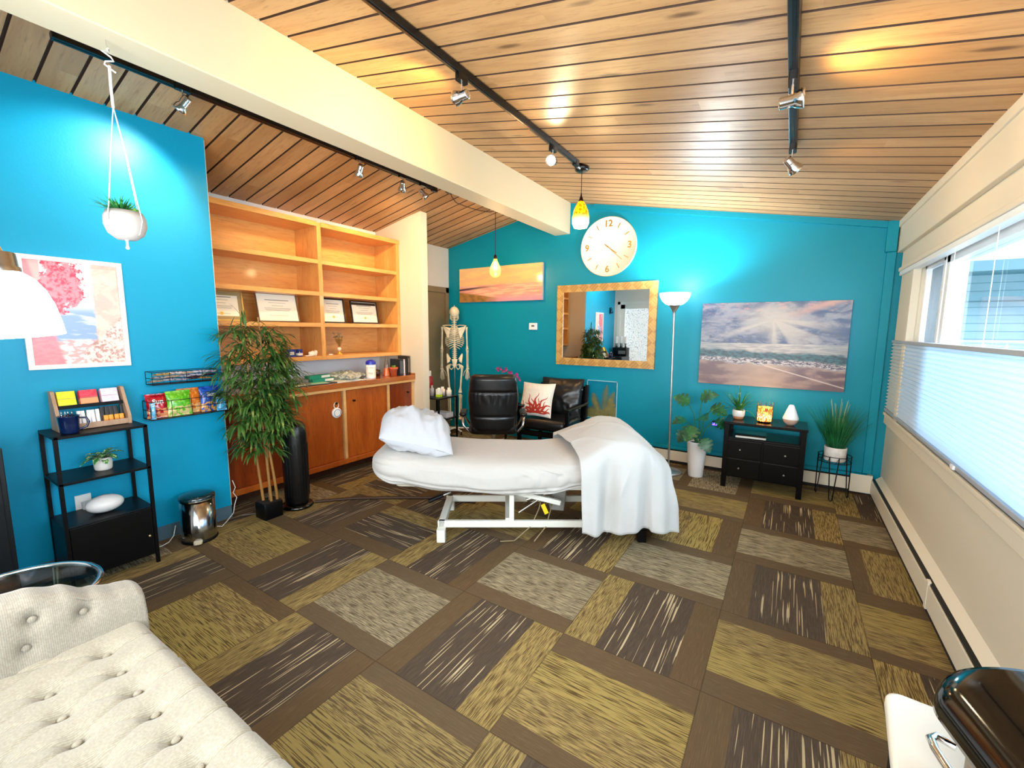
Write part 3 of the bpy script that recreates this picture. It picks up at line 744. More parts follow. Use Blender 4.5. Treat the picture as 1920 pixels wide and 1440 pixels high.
def spot(x, y, aim, label, power, warm=WARM, lit=True, size=R(60), g='track spotlights', blend=.6):
    zc = ceil_z(x) - .04; t = thing('track_spotlight', label, 'spotlight', (x, y, zc), 0, g)
    MB().rbox((0, 0, -.018), (.034, .075, .036), .006).build('mount', M_TRACK, t)
    MB().cyl((0, 0, -.03), (.0, .0, -.085), .005).build('stem', M_CHROME, t)
    d = Vector(aim).normalized(); q = Vector((0, 0, 1)).rotation_difference(d).to_matrix(); c = Vector((0, 0, -.105))
    h = MB().lathe([(.0, -.045), (.02, -.045), (.024, -.04), (.024, .005), (.03, .012), (.038, .035), (.040, .045), (.036, .046), (.03, .02), (0, .016)], c, 24, q, caps=False).build('lamp_head', M_CHROME, t)
    MB().lathe([(.0, .030), (.018, .030), (.031, .037)], c, 20, q, caps=False).build('lens', M_BULB if lit == 2 else M_LENS, h)
    MB().cyl(c + q @ Vector((.026, 0, -.01)), c + q @ Vector((-.026, 0, -.01)), .006).build('pivot', M_CHROME, h)
    if power:
        L = Vector((x, y, zc)) + c + d * .06
        light('spot_beam', 'SPOT', L, power, warm, L + d, spot_size=size, spot_blend=blend, shadow_soft_size=.05)
    return t
spot(-1.60, 1.97, (-.86, .05, .02), 'chrome track spotlight turned to wash the ridge beam', 42, (1, .60, .17), 1, R(120), blend=1.0)
spot(-1.60, 3.04, (.15, -.95, -.22), 'glaring lit track spotlight next to the amber pendant', 12, (1, .8, .5), 2, R(90))
spot(-.07, 2.26, (.93, -.02, .02), 'chrome track spotlight turned up to the planks by the windows', 10, (1, .66, .28), 2, R(150), blend=1.0)
spot(-.07, 3.08, (.45, .45, -.5), 'chrome track spotlight at the far end of the window side rail', 10, (1, .68, .34), 1, R(165), blend=1.0)
spot(-3.12, 1.25, (-.55, -.28, -.62), 'chrome track spotlight above the blue wall end', 26, (1, .93, .84), 1, R(100), blend=.5)
spot(-3.12, 2.50, (-.72, .25, -.75), 'chrome track spotlight in front of the bookcase middle', 40, (1, .66, .30), 1, R(100))
spot(-3.12, 2.97, (-.6, .5, -.55), 'chrome track spotlight second from the far end of the shelf side rail', 40, (1, .66, .30), 1, R(100))
spot(-3.12, 3.24, (.45, .5, -.72), 'chrome track spotlight nearest the hanging filament bulb', 14, (1, .7, .4), 1, R(95))

# amber pendant
zc = ceil_z(-1.62); pn = thing('pendant_lamp', 'small pendant lamp with a glowing amber glass shade', 'pendant lamp', (-1.62, 3.62, zc))
MB().lathe([(0, -.045), (.05, -.045), (.062, -.035), (.062, 0), (0, 0)], (0, 0, 0), 28, caps=False).build('canopy', M_TRACK, pn)
MB().cyl((0, -.17, -.03), (0, -.04, -.03), .016).build('track_adapter', M_NICKEL, pn)
MB().cyl((0, 0, -.04), (0, 0, -.27), .003).build('cord', mat('brown_cord', '#3a1508', rough=.5), pn)
MB().lathe([(.004, -.225), (.008, -.25), (.02, -.285), (.024, -.30), (0, -.30)], (0, 0, 0), 20, caps=False).build('socket_cap', mat('bronze', '#3a2012', rough=.3, metal=.8), pn)
m, n = nmat('amber_art_glass', '#f2a511', rough=.25, emit='#ffab12', estr=2.2)
x, y, z = n.sep(n.coord()); k = n.ss(z, -.40, -.52)
cc = n.mix(n.ss(n.noise(n.coord(), 45, 3), .42, .62), '#ff9c08', '#b86400'); cc = n.mix(k, cc, '#fff0b4'); n.col(cc)
n.put(n.bsdf.inputs['Emission Color'], cc); n.put(n.bsdf.inputs['Emission Strength'], n.m('MULTIPLY_ADD', k, 3.5, 1.5))
MB().lathe([(.022, -.295), (.040, -.32), (.062, -.37), (.074, -.43), (.072, -.48), (.056, -.515), (.050, -.51)], (0, 0, 0), 32, caps=False).build('glass_shade', m, pn)
light('pendant_glow', 'POINT', (-1.62, 3.62, zc - .56), 9, (1, .72, .35), shadow_soft_size=.05)

# swagged filament bulb
fb = thing('filament_bulb_pendant', 'bare globe filament bulb hanging on a swagged brown cord', 'pendant lamp', (-3.11, 3.64, ceil_z(-3.11)))
MB().lathe([(0, -.04), (.045, -.04), (.06, -.03), (.062, 0), (0, 0)], (0, 0, 0), 24, caps=False).build('canopy', M_TRACK, fb)
zz = ceil_z(-3.11)
cp = [(0, 0, -.04), (0, .01, -.07), (0, .08, -.115)] + [(0, .08 + .70 * t, -.115 - .02 * math.sin(PI * t) + .055 * t) for t in (.15, .3, .45, .6, .75, .9)] + [(0, .80, -.035), (0, .815, -.045), (0, .816, -.09)] + [(0, .816, -.1 - .47 * t) for t in (.2, .5, 1)]
MB().tube(cp, .004, 8).build('cord', bpy.data.materials['brown_cord'], fb)
MB().tube([(0, .80, -.004), (0, .80, -.03), (0, .815, -.04), (0, .826, -.03)], .003, 6).build('ceiling_hook', M_TRACK, fb)
MB().lathe([(.006, -.545), (.016, -.555), (.021, -.575), (.021, -.60), (0, -.60)], (0, .816, 0), 20, caps=False).build('socket', bpy.data.materials['bronze'], fb)
m = mat('amber_bulb_glass', '#ffb83a', rough=.1, alpha=.55, emit='#ffb030', estr=1.6)
MB().lathe([(.020, -.595), (.022, -.62), (.040, -.655), (.060, -.70), (.068, -.74), (.062, -.78), (.04, -.806), (.018, -.815), (0, -.816)], (0, .816, 0), 28, caps=False).build('bulb', m, fb)
b = MB()
for k in range(6): a = k * PI / 3; b.tube([(.008 * math.cos(a), .816 + .008 * math.sin(a), -.63), (.02 * math.cos(a), .816 + .02 * math.sin(a), -.66), (.014 * math.cos(a + .6), .816 + .014 * math.sin(a + .6), -.72)], .0022, 6)
b.build('filament', mat('glowing_filament', '#ffd58a', emit='#ffb64a', estr=40), fb)
light('bulb_glow', 'POINT', (-3.11, 4.456, zz - .70), 16, (1, .70, .34), shadow_soft_size=.02)

# torchiere by the far wall
tr = thing('torchiere_lamp', 'tall silver torchiere floor lamp with a glowing white bowl', 'floor lamp', (-1.0, 4.68, 0))
MB().lathe([(0, 0), (.135, 0), (.14, .01), (.135, .02), (.10, .032), (.03, .042), (.014, .06), (0, .06)], seg=40, caps=False).build('base', mat('silver_paint', '#b9bab8', rough=.3, metal=.85), tr)
MB().cyl((0, 0, .05), (-.03, .015, 1.70), .0105).build('pole', bpy.data.materials['silver_paint'], tr)
MB().lathe([(.012, 1.66), (.014, 1.69), (.022, 1.71), (.05, 1.755), (.062, 1.765), (0, 1.765)], (-.03, .015, 0), 28, caps=False).build('shade_holder', bpy.data.materials['silver_paint'], tr)
MB().lathe([(.05, 1.762), (.085, 1.775), (.12, 1.805), (.145, 1.85), (.152, 1.885), (.148, 1.885), (.141, 1.852), (.115, 1.81), (.08, 1.78), (0, 1.768)], (-.03, .015, 0), 40, caps=False).build('bowl_shade', mat('lit_opal_bowl', '#ffffff', rough=.4, emit='#f4fbff', estr=3.2), tr)
light('torchiere_up', 'SPOT', (-1.03, 4.695, 1.83), 55, (.93, .97, 1.0), (-1.03, 4.72, 3), spot_size=R(165), spot_blend=.5, shadow_soft_size=.06)
light('torchiere_bulb', 'POINT', (-1.03, 4.695, 1.98), 7, (.93, .97, 1.0), shadow_soft_size=.08)

# floor lamp by the settee
fl = thing('arc_floor_lamp', 'nickel floor lamp with a big glowing white glass shade beside the settee', 'floor lamp', (-2.25, -.02, 0))
ax = Vector((.10, .07, -1)).normalized(); qx = Vector((0, 0, 1)).rotation_difference(-ax).to_matrix(); cx = Vector((-1.93, .285, 1.655))
b = MB().lathe([(.094, -.185), (.092, -.15), (.086, -.10), (.074, -.055), (.055, -.02), (.032, 0), (.030, -.004), (.052, -.024), (.071, -.058), (.083, -.102), (.089, -.15), (.091, -.185)], cx, 48, qx, caps=False)
W(b, 'glass_shade', mat('lit_white_glass', '#ffffff', rough=.3, emit='#fff6ea', estr=4.0), fl)
W(MB().lathe([(.034, -.01), (.034, .012), (.030, .014), (.030, .052), (.022, .056), (0, .056)], cx, 32, qx, caps=False), 'socket_cover', M_NICKEL, fl)
t0 = cx + qx @ Vector((0, 0, .055))
W(MB().tube([t0, t0 + Vector((-.012, -.01, .045)), t0 + Vector((-.05, -.04, .06)), (-2.16, .09, 1.70), (-2.25, -.02, 1.62), (-2.25, -.02, 1.5)], .0075, 10), 'arm', M_CHROME, fl)
W(MB().cyl((-2.25, -.02, .02), (-2.25, -.02, 1.52), .011), 'pole', M_CHROME, fl)
W(MB().lathe([(0, 0), (.13, 0), (.13, .015), (.02, .025), (0, .025)], (-2.25, -.02, 0), 36, caps=False), 'base', M_NICKEL, fl)
light('floor_lamp_bulb', 'POINT', cx + ax * .21, 2.2, (1, .95, .86), shadow_soft_size=.05)

# ------------------------------------------------------------------ leaves and plants
def leaf(b, p, d, L, wd, droop=.3, n=5, fold=.15, roll=0.0, shape='lance'):
    p = Vector(p); d = Vector(d).normalized(); up = Vector((0, 0, 1)); side = d.cross(up)
    side = side.normalized() if side.length > 1e-3 else Vector((1, 0, 0))
    side = Matrix.Rotation(roll, 3, d) @ side
    vs = []; c = p.copy()
    for i in range(n + 1):
        t = i / n
        wv = {'lance': math.sin(PI * min(1, t * .94 + .06)) ** .8, 'blade': (1 - t) ** .6 * min(1, .5 + t * 3), 'oval': math.sin(PI * (t * .93 + .05)) ** .55}[shape] * wd / 2
        if i == n: wv = wd * .01
        nn = side.cross(d).normalized()
        vs += [c - side * wv + nn * wv * fold, c.copy(), c + side * wv + nn * wv * fold]
        d = (d + Vector((0, 0, -droop / n * (1 + t)))).normalized(); c = c + d * (L / n)
    fs = []
    for i in range(n): k = i * 3; fs += [(k, k + 1, k + 4, k + 3), (k + 1, k + 2, k + 5, k + 4)]
    b.add(vs, fs, True)
def leafmat(name, c1, c2, c3=None, scale=9, rough=.45):
    m, n = nmat(name, c1, rough=rough); v = n.coord()
    c = n.mix(n.ss(n.noise(v, scale, 2), .35, .65), c1, c2)
    if c3: c = n.mix(n.ss(n.noise(v, scale * 2.7, 2), .55, .7), c, c3)
    n.col(c); n.put(n.bsdf.inputs['Subsurface Weight'], 0.0); return m
M_LEAF = leafmat('bamboo_leaf_green', '#244f1e', '#47702c', '#84924a', 7)
M_STALK = noisy('bamboo_stalk', '#a8793e', '#8a6430', 14, rough=.5, stretch=(1, 1, .3))

bp = thing('bamboo_plant', 'tall artificial bamboo plant in a black square pot before the cabinet', 'potted plant', (-3.42, 1.745, 0))
MB().rbox((0, 0, .065), (.15, .15, .13), .015, edge=.006).build('pot', M_BLACK, bp)
MB().rbox((0, 0, .128), (.135, .135, .01), .012).build('soil', mat('dark_soil', '#1c120a', rough=.95), bp)
lf = MB(); tips = []
r2 = random.Random(5)
for (bx_, by_, tx, ty, ht) in ((-.03, -.035, -.03, -.10, 1.50), (.0, .0, .03, .0, 1.38), (.02, .04, .02, -.02, 1.58), (.03, -.01, .0, .08, 1.2)):
    pts = [(lerp(bx_, tx, t ** 1.3) + .012 * math.sin(t * 7 + bx_ * 90), lerp(by_, ty, t ** 1.3) + .012 * math.sin(t * 6 + 2), .12 + (ht - .12) * t) for t in [i / 16 for i in range(17)]]
    b = MB().tube(pts, [.0115 * (1 - .55 * i / 16) for i in range(17)], 8)
    for i in range(1, 14): b.lathe([(.009, -.003), (.0135 * (1 - .5 * i / 16), 0), (.009, .003)], pts[i], 8, caps=False)
    b.build('stalk', M_STALK, bp)
    for i in range(50):
        t = r2.uniform(.36, 1.0); k = min(15, int(t * 16)); P0 = Vector(pts[k]); a = r2.uniform(0, 2 * PI)
        z = P0.z; spread = .24 * (1 - .45 * max(0, (z - .9) / .7)) * (.35 + .65 * min(1, (z - .5) / .35)) * r2.uniform(.45, 1.05)
        E1 = P0 + Vector((math.cos(a) * spread, math.sin(a) * spread, r2.uniform(-.02, .16)))
        M1 = (P0 + E1) / 2 + Vector((0, 0, .05))
        tips.append((P0, M1, E1, a))
bt = MB()
for P0, M1, E1, a in tips:
    if E1.x < -.14: E1.x = -.14 - r2.random() * .02
    bt.tube([P0, M1, E1], .0016, 4, caps=False)
    for q in range(11):
        a2 = a + r2.uniform(-1.5, 1.5); base = M1.lerp(E1, r2.uniform(.2, 1))
        dd = Vector((math.cos(a2), math.sin(a2), r2.uniform(-.1, .8)))
        if base.x + dd.x * .19 < -.17: dd.x = max(dd.x, -.05) if base.x > -.13 else abs(dd.x) * .4
        leaf(lf, base, dd, r2.uniform(.10, .19), r2.uniform(.012, .021), r2.uniform(.5, 1.5), 4)
lf.build('foliage', M_LEAF, bp); bt.build('twigs', mat('green_twig', '#5f7a32', rough=.6), bp)

# black tower purifier and the cable cover on the carpet
pu = thing('air_purifier', 'tall black tower air purifier next to the bamboo plant', 'air purifier', (-3.43, 1.985, 0), R(8))
MB().lathe([(0, 0), (.125, 0), (.13, .012), (.118, .028), (.085, .035), (0, .035)], seg=36, caps=False, sy=.95).build('base', M_GLOSS, pu)
b = MB(); pr = [(.0, .03), (.096, .03), (.104, .08), (.108, .35), (.106, .62), (.098, .69), (.08, .725), (.045, .74), (0, .742)]; b.lathe(pr, seg=40, caps=False, sy=.86); b.build('tower', mat('matt_black_plastic', '#08080a', rough=.32), pu)
b = MB()
for k in range(26): b.box((.0, 0, .08), (.001, .001, .001)) if 0 else None
for k in range(13):
    a = R(-80 + k * 13); b.tube([(.1085 * math.cos(a), .0933 * math.sin(a), z) for z in (.10, .25, .4, .55)], .0018, 4)
b.build('grille', mat('black_grille', '#050506', rough=.5), pu)
MB().rbox((.074, -.035, .688), (.003, .04, .008), .001, rz=R(-26)).build('badge', M_NICKEL, pu)
cc = MB(); cpts = [(-3.36, 2.10, .012), (-3.15, 2.33, .012), (-2.85, 2.55, .012), (-2.6, 2.72, .012), (-2.42, 2.80, .012), (-2.2, 2.86, .012)]
cc.tube(cpts, .014, 8, flat=1.0); tag(cc.build('power_cord_cover', mat('brown_cord_cover', '#3b2413', rough=.6), None), 'thick brown cord lying on the carpet from purifier to massage table', 'cord')

# trash can
tc = thing('trash_can', 'small round polished steel pedal bin with a black lid', 'trash can', (-3.46, 1.27, 0))
MB().lathe([(0, 0), (.108, 0), (.11, .008), (.106, .02), (0, .02)], seg=40, caps=False).build('base_ring', M_BLACK, tc)
MB().lathe([(.104, .018), (.104, .30), (.1, .30), (.1, .018)], seg=48, caps=False).build('body', mat('polished_steel', '#a9aaad', rough=.14, metal=1.0), tc)
q = MB().lathe([(.107, .298), (.109, .305), (.107, .325), (.09, .335), (.05, .342), (0, .344)], seg=48, caps=False).build('lid', mat('dark_green_black_lid', '#0a2a30', rough=.15, coat=.6), tc)
MB().lathe([(.1085, .298), (.1105, .302), (.1085, .308)], seg=48, caps=False).build('lid_rim', M_CHROME, q)
MB().rbox((.10, -.05, .02), (.07, .05, .012), .015, rz=R(-25)).build('pedal', mat('ivory_pedal', '#cfc6a6', rough=.4), tc)

# floor cables
M_CABLE = mat('white_cable', '#f0f0ec', rough=.4)
def cable(pts, label, r=.003, m=None):
    return tag(MB().tube(pts, r, 6).build('power_cable', m or M_CABLE, None), label, 'cable')
cable([(-3.63, .99, .05), (-3.60, 1.03, .006), (-3.53, 1.06, .006), (-3.56, 1.12, .006), (-3.59, 1.16, .03), (-3.635, 1.19, .08)], 'thin white cable on the carpet between black rack and trash can')
cable([(-3.64, 1.586, .30), (-3.63, 1.60, .24), (-3.64, 1.585, .20), (-3.62, 1.60, .16), (-3.63, 1.585, .10), (-3.60, 1.56, .05), (-3.58, 1.50, .008), (-3.52, 1.44, .006), (-3.60, 1.39, .006)], 'white cable hanging down at the blue wall corner beside the bamboo')
cable([(-3.60, 1.62, .006), (-3.55, 1.70, .006), (-3.60, 1.78, .006), (-3.75, 1.80, .006)], 'grey cable behind the bamboo pot', .0025, M_GREY)

# ------------------------------------------------------------------ black rack with its things
rk = thing('metal_shelf_rack', 'black metal shelf rack with a closed lower cabinet against the blue wall', 'shelf rack', (-3.47, .785, 0))
RXa, RXb, RYa, RYb = -3.635, -3.315, .580, .990
for x in (RXa + .009, RXb - .009):
    for y in (RYa + .009, RYb - .009): W(MB().box((x, y, .45), (.018, .018, .90)), 'leg', M_BLACK, rk)
W(MB().bx(RXa, RXb, RYa, RYb, .885, .90), 'top_shelf', M_BLACK, rk, bevel=.002)
W(MB().bx(RXa, RXb, RYa, RYb, .622, .637), 'shelf', M_BLACK, rk, bevel=.002)
W(MB().bx(RXa + .002, RXb - .016, RYa + .003, RYb - .003, .06, .375), 'cabinet_box', M_BLACK, rk, bevel=.003)
q = W(MB().bx(RXb - .015, RXb + .001, RYa + .02, RYb - .02, .065, .37), 'cabinet_door', M_BLACK, rk, bevel=.002)
W(MB().ball((RXb + .010, RYb - .045, .195), .009), 'knob', mat('brass_knob', '#c9b98a', rough=.3, metal=1), q)

# tea organiser on the rack
og = thing('tea_organizer', 'two tier wooden tea caddy holding packets on top of the black rack', 'organizer', (-3.53, .795, .90))
M_OAK = wood('pale_oak', '#b8977c', '#a88468', '#967258', 'Z', 2, .5)
OY = .155
for s in (-1, 1):
    b = MB(); b.prism([(-.075, 0), (.075, 0), (.075, .05), (-.02, .225), (-.075, .225)], s * OY - .008, s * OY + .008, Matrix(((1, 0, 0, 0), (0, 0, 1, 0), (0, 1, 0, 0), (0, 0, 0, 1))))
    b.build('side_panel', M_OAK, og, bevel=.002)
MB().bx(-.07, .07, -OY, OY, .002, .012).build('bottom_board', M_BLACK, og)
MB().bx(.062, .076, -OY + .008, OY - .008, .003, .035).build('front_rail', M_OAK, og, bevel=.002)
MB().bx(-.06, .012, -OY + .008, OY - .008, .122, .130).build('tier', M_BLACK, og)
MB().bx(.004, .010, -OY + .008, OY - .008, .128, .142).build('tier_lip', M_BLACK, og)
def packet(name, y, x, z, w, h, cols, label, grp, n=6, lean=R(-20), cat='tea packet'):
    m = nmat(name + '_' + str(round(y * 1000)), cols[0], rough=.45); mm, nn = m
    vx, vy, vz = nn.sep(nn.coord('Object'))
    c = nn.mix(nn.ss(nn.noise(nn.coord('Object'), 40, 2), .45, .55), cols[0], cols[1])
    if len(cols) > 2: c = nn.mix(nn.m('MULTIPLY', nn.m('GREATER_THAN', vz, .0), nn.m('LESS_THAN', vz, h * .42)), c, cols[2])
    nn.col(c)
    b = MB(); b.rbox((0, 0, h / 2), (.05, w, h), .003)
    o = b.build(name, mm, None, bevel=.001); o.location = (-3.53 + x, .795 + y, .90 + z); o.rotation_euler = (0, lean, 0)
    tag(o, label, cat, grp)
    MB().bx(.0255, .027, -w / 2 + .002, w / 2 - .002, h * .46, h * .48).build('flap_seam', M_GREY, o)
    return o
packet('tea_box', -.098, -.025, .132, .078, .085, ('#f4e21c', '#f7ea3a'), 'yellow tea packet box on the upper tier of the wooden caddy', None)
packet('tea_box', -.002, -.025, .132, .080, .085, ('#d8324a', '#e0485e', '#f0a070'), 'red tea packet box in the middle of the caddy upper tier', None)
packet('tea_box', .094, -.025, .132, .080, .085, ('#eccfe2', '#f3dcec'), 'pale pink tea packet box on the upper tier of the caddy', None)
def stick(y, x, h, c1, c2, label, grp, w=.03, d=.02):
    mm, nn = nmat('sachet', c1, rough=.4); vx, vy, vz = nn.sep(nn.coord('Object')); nn.col(nn.mix(nn.ss(vz, h * .45, h * .47), c2, c1))
    o = MB().rbox((0, 0, h / 2), (d, w, h), .004).build('sachet', mm, None, bevel=.001); o.location = (-3.53 + x, .795 + y, .916); o.rotation_euler = (R(rnd.uniform(-4, 4)), R(-14), 0)
    return tag(o, label, 'sachet', grp)
stick(-.112, .030, .072, '#eef04a', '#e6ea30', 'yellow sachet leaning in the caddy behind the mug', None, .04)
for i in range(5): stick(-.065 + i * .021, .028 + .004 * (i % 2), .088, '#f5f4f2', '#eceaf0', 'white sachet in the row of white sachets in the caddy lower tier', 'white sachets in the caddy', .018)
for i in range(4): stick(.052 + i * .025, .034, .045, '#f0a02c', '#e08818', 'orange sachet at the right of the caddy lower tier', 'orange sachets in the caddy', .022)
for i in range(5): stick(.042 + i * .024, .008, .095, '#15171c', '#22252a', 'black sachet standing behind the orange sachets', 'black sachets in the caddy', .024)
# mug with cutlery tops
mg_ = thing('coffee_mug', 'dark navy mug in front of the wooden tea caddy', 'mug', (-3.395, .665, .90))
MB().lathe([(0, .004), (.036, 0), (.04, .01), (.043, .05), (.047, .098), (.049, .10), (.046, .10), (.042, .05), (.036, .012), (0, .010)], seg=32, caps=False).build('cup', mat('navy_glaze', '#0c1f4a', rough=.12, coat=.6), mg_)
MB().tube([(.015, .042, .085), (.02, .068, .082), (.022, .078, .058), (.018, .068, .03), (.012, .040, .02)], .0058, 8).build('handle', bpy.data.materials['navy_glaze'], mg_)
for k in range(4):
    o = MB().cyl((0, 0, 0), (.004, -.004, .10), .003).ball((.004, -.004, .104), (.007, .003, .010), 10, 6).build('teaspoon', M_CHROME, None)
    o.location = (-3.405 + .010 * (k % 2), .645 + .012 * k, .912); o.rotation_euler = (0, R(4 * k - 6), 0); tag(o, 'metal teaspoon standing in the navy mug', 'teaspoon', 'teaspoons in the navy mug')
# variegated plant and oval diffuser
vp = thing('small_potted_plant', 'small variegated leafy plant in a white round pot on the middle rack shelf', 'potted plant', (-3.47, .805, .637))
MB().lathe([(0, 0), (.037, 0), (.042, .01), (.045, .075), (.041, .077), (.038, .07), (0, .068)], seg=32, caps=False).build('pot', M_WHITE, vp)
m, n = nmat('variegated_leaf', '#3f8f4a', rough=.4); n.col(n.mix(n.ss(n.noise(n.map(n.coord(), (1, 1, 1)), 60, 2, .5, 1.5), .5, .58), '#2b7a3c', '#d5e8b0'))
b = MB()
for k in range(17):
    a = 2 * PI * k * .382; e = .25 + .9 * (k / 17); leaf(b, (.006 * math.cos(a), .006 * math.sin(a), .07 + .001 * k), (math.cos(a), math.sin(a), e), .075 + .018 * (k % 3), .036, .9, 6, .2, 0, 'oval')
b.build('leaves', m, vp)
df = thing('oval_diffuser', 'white oval air diffuser on the lower cabinet of the black rack', 'diffuser', (-3.46, .79, .375))
MB().ball((0, 0, .052), (.066, .090, .052), 36, 18).build('body', M_WHITEP, df); MB().lathe([(.016, .103), (.014, .106), (0, .105)], seg=24, caps=False).build('vent_button', M_WHITE, df)
ol = thing('power_outlet', 'white wall outlet with a plugged adapter behind the oval diffuser', 'outlet', (XL, .735, .40))
MB().rbox((.005, 0, 0), (.008, .075, .12), .002, seg=2).build('cover_plate', M_WHITEP, ol); MB().rbox((.03, .01, -.01), (.045, .045, .055), .006).build('adapter_plug', M_WHITEP, ol)
cable([(-3.62, .76, .37), (-3.60, .90, .33), (-3.58, 1.0, .2)], 'short white lead hanging from the adapter to the rack side') if False else None

# ------------------------------------------------------------------ wall wire baskets with snacks
def wire_basket(name, label, y0, y1, z0, z1, dep, nv, nh, mcol):
    t = thing(name, label, 'wire basket', (XL, (y0 + y1) / 2, z0)); xa, xb = .004, dep; ya, yb = (y0 - y1) / 2, (y1 - y0) / 2; h = z1 - z0; r = .0022
    b = MB()
    for z in (0, h): b.tube([(xa, ya, z), (xb, ya, z), (xb, yb, z), (xa, yb, z)], r, 6, True)
    for i in range(nh): z = h * (i + 1) / (nh + 1); b.tube([(xa, ya, z), (xb, ya, z), (xb, yb, z), (xa, yb, z)], r * .8, 6)
    b.build('wire_rim', M_BLACK, t)
    for i in range(nv + 1):
        y = lerp(ya, yb, i / nv); MB().tube([(xb, y, h), (xb, y, 0), (xa, y, 0), (xa, y, h if i in (0, nv) else .005)], r * .8, 6).build('wire_rib', M_BLACK, t)
    MB().bx(xa, xb, ya, yb, -.002, .001).build('base_plate', mcol, t)
    return t
wire_basket('wire_basket', 'small black wire wall basket full of snack bars above the chip basket', 1.105, 1.495, 1.115, 1.20, .115, 4, 1, mat('dark_tray', '#1a1d22', rough=.5))
wire_basket('wire_basket', 'larger black wire wall basket with colourful chip bags', 1.075, 1.545, .885, 1.005, .135, 4, 1, bpy.data.materials['dark_tray'])
BARC = [('#e8c9a8', '#c98f72'), ('#e7e1ea', '#7d5a86'), ('#d9cfe0', '#5b4470'), ('#3a2434', '#8a5a48'), ('#e9b768', '#7a4a2a'), ('#efe5e2', '#8c4f5c')]
r3 = random.Random(11)
for i in range(15):
    c1, c2 = BARC[i % 6]; mm, nn = nmat('bar_wrapper', c1, rough=.3); nn.col(nn.mix(nn.ss(nn.noise(nn.coord('Object'), 55, 2), .48, .54), c1, c2))
    b = MB(); L = .105
    b.grid(lambda s, t: ((s - .5) * .036, (t - .5) * L, .008 * math.sin(PI * s) ** .5 * math.sin(PI * min(1, max(0, (t * 1.16 - .08)))) ** .3 + .0008), 8, 14)
    b.grid(lambda s, t: ((s - .5) * .036, (t - .5) * L, -.007 * math.sin(PI * s) ** .5 * math.sin(PI * min(1, max(0, (t * 1.16 - .08)))) ** .3 - .0008), 8, 14)
    o = b.build('snack_bar', mm, None); lay = i // 5; j = i % 5
    o.location = (XL + .030 + .024 * (lay), 1.155 + .072 * j + .01 * lay, 1.134 + .024 * lay + .004 * (j % 2)); o.rotation_euler = (R(r3.uniform(-5, 5)), R(-18 + r3.uniform(-10, 10)), R(r3.uniform(-14, 14)))
    tag(o, 'wrapped snack bar lying in the upper wire basket', 'snack bar', 'snack bars in the upper wire basket')
def chip_bag(y, x, w, h, c, acc, label, word=None, lean=-8, rz=0, blob=None):
    mm, nn = nmat('chip_bag_foil', c, rough=.25, coat=.3)
    vx, vy, vz = nn.sep(nn.coord('Object'))
    col = nn.mix(nn.ss(nn.noise(nn.coord('Object'), 22, 3, .5, 1), .5, .58), c, acc)
    if blob: col = nn.mix(nn.m('MULTIPLY', nn.ss(nn.noise(nn.coord('Object'), 34, 2), .46, .54), nn.m('LESS_THAN', vz, h * .38)), col, blob)
    nn.col(col)
    def f(sg):
        def g_(s, t):
            yy = (s - .5) * w * (1 - .06 * math.sin(PI * t)); k = math.sin(PI * s) ** .5 * math.sin(PI * min(1, max(0, t * 1.2 - .1))) ** .45 if 0 < s < 1 else 0
            return (sg * (.024 * k + .0006) + .0025 * nz(s * 9, t * 9, sg), yy, t * h)
        return g_
    b = MB().grid(f(1), 22, 28).grid(f(-1), 22, 28)
    o = b.build('chip_bag', mm, None); o.location = (XL + x, y, .888); o.rotation_euler = (0, R(lean), R(rz)); tag(o, label, 'chip bag')
    if word: text('lettering', word, .042, M_WHITE, o, (.029, 0, h * .66), (PI / 2, 0, PI / 2), .0005, label='white lettering', bold=.0012)
    return o
chip_bag(1.135, .075, .125, .165, '#b81226', '#8e0d1c', 'red chip bag with white Sun lettering at the left of the lower basket', 'Sun', -10, -6, '#e79a6a')
chip_bag(1.255, .092, .150, .175, '#58b41e', '#8ed04a', 'bright green chip bag leaning in the lower wire basket', None, -8, 3, '#d8c88a')
chip_bag(1.335, .045, .150, .180, '#e0731c', '#f09a48', 'orange chip bag behind the green bag', None, -6, 0, '#f6c080')
chip_bag(1.455, .075, .135, .185, '#123f9a', '#2a63c4', 'blue chip bag with white Sun lettering at the right of the lower basket', 'Sun', -8, 4, '#d9a05a')
chip_bag(1.51, .108, .070, .10, '#4fb4e6', '#bfe3f4', 'small light blue snack bag at the right end of the lower basket', None, -4, 0)
chip_bag(1.092, .118, .030, .11, '#6fc0ea', '#f0f0e8', 'narrow light blue and white packet at the left end of the lower basket', None, -2, 0)

# pink framed print
pf = thing('framed_print', 'white framed print of a pink blossom tree by the sea on the blue wall', 'framed picture', (XL, .805, 1.575))
b = MB(); w2_, h2_, fr_ = .228, .325, .026
b.bx(0, .022, -w2_, w2_, h2_ - fr_, h2_).bx(0, .022, -w2_, w2_, -h2_, -h2_ + fr_).bx(0, .022, -w2_, -w2_ + fr_, -h2_ + fr_, h2_ - fr_).bx(0, .022, w2_ - fr_, w2_, -h2_ + fr_, h2_ - fr_)
b.build('frame', M_TRIMWHITE, pf, bevel=.002)
m, n = nmat('blossom_print', '#f4dcd6', rough=.3)
vx, vy, vz = n.sep(n.coord('Object')); U = n.m('MULTIPLY_ADD', vy, 1 / .404, .5); V = n.m('MULTIPLY_ADD', vz, 1 / .598, .5)
nb = n.noise(n.coord('Object'), 11, 5, .65, .6); nf = n.noise(n.coord('Object'), 38, 4, .7)
sky = n.mix(n.ss(V, .5, .62), '#8fa9cf', '#f3eeea'); sky = n.mix(n.ss(n.noise(n.map(n.coord('Object'), (1, 1, 5)), 7, 3), .5, .7), sky, '#dfe3ec')
bld = n.mix(n.ss(nb, .4, .6), '#f6cfc0', '#f1b8ac')
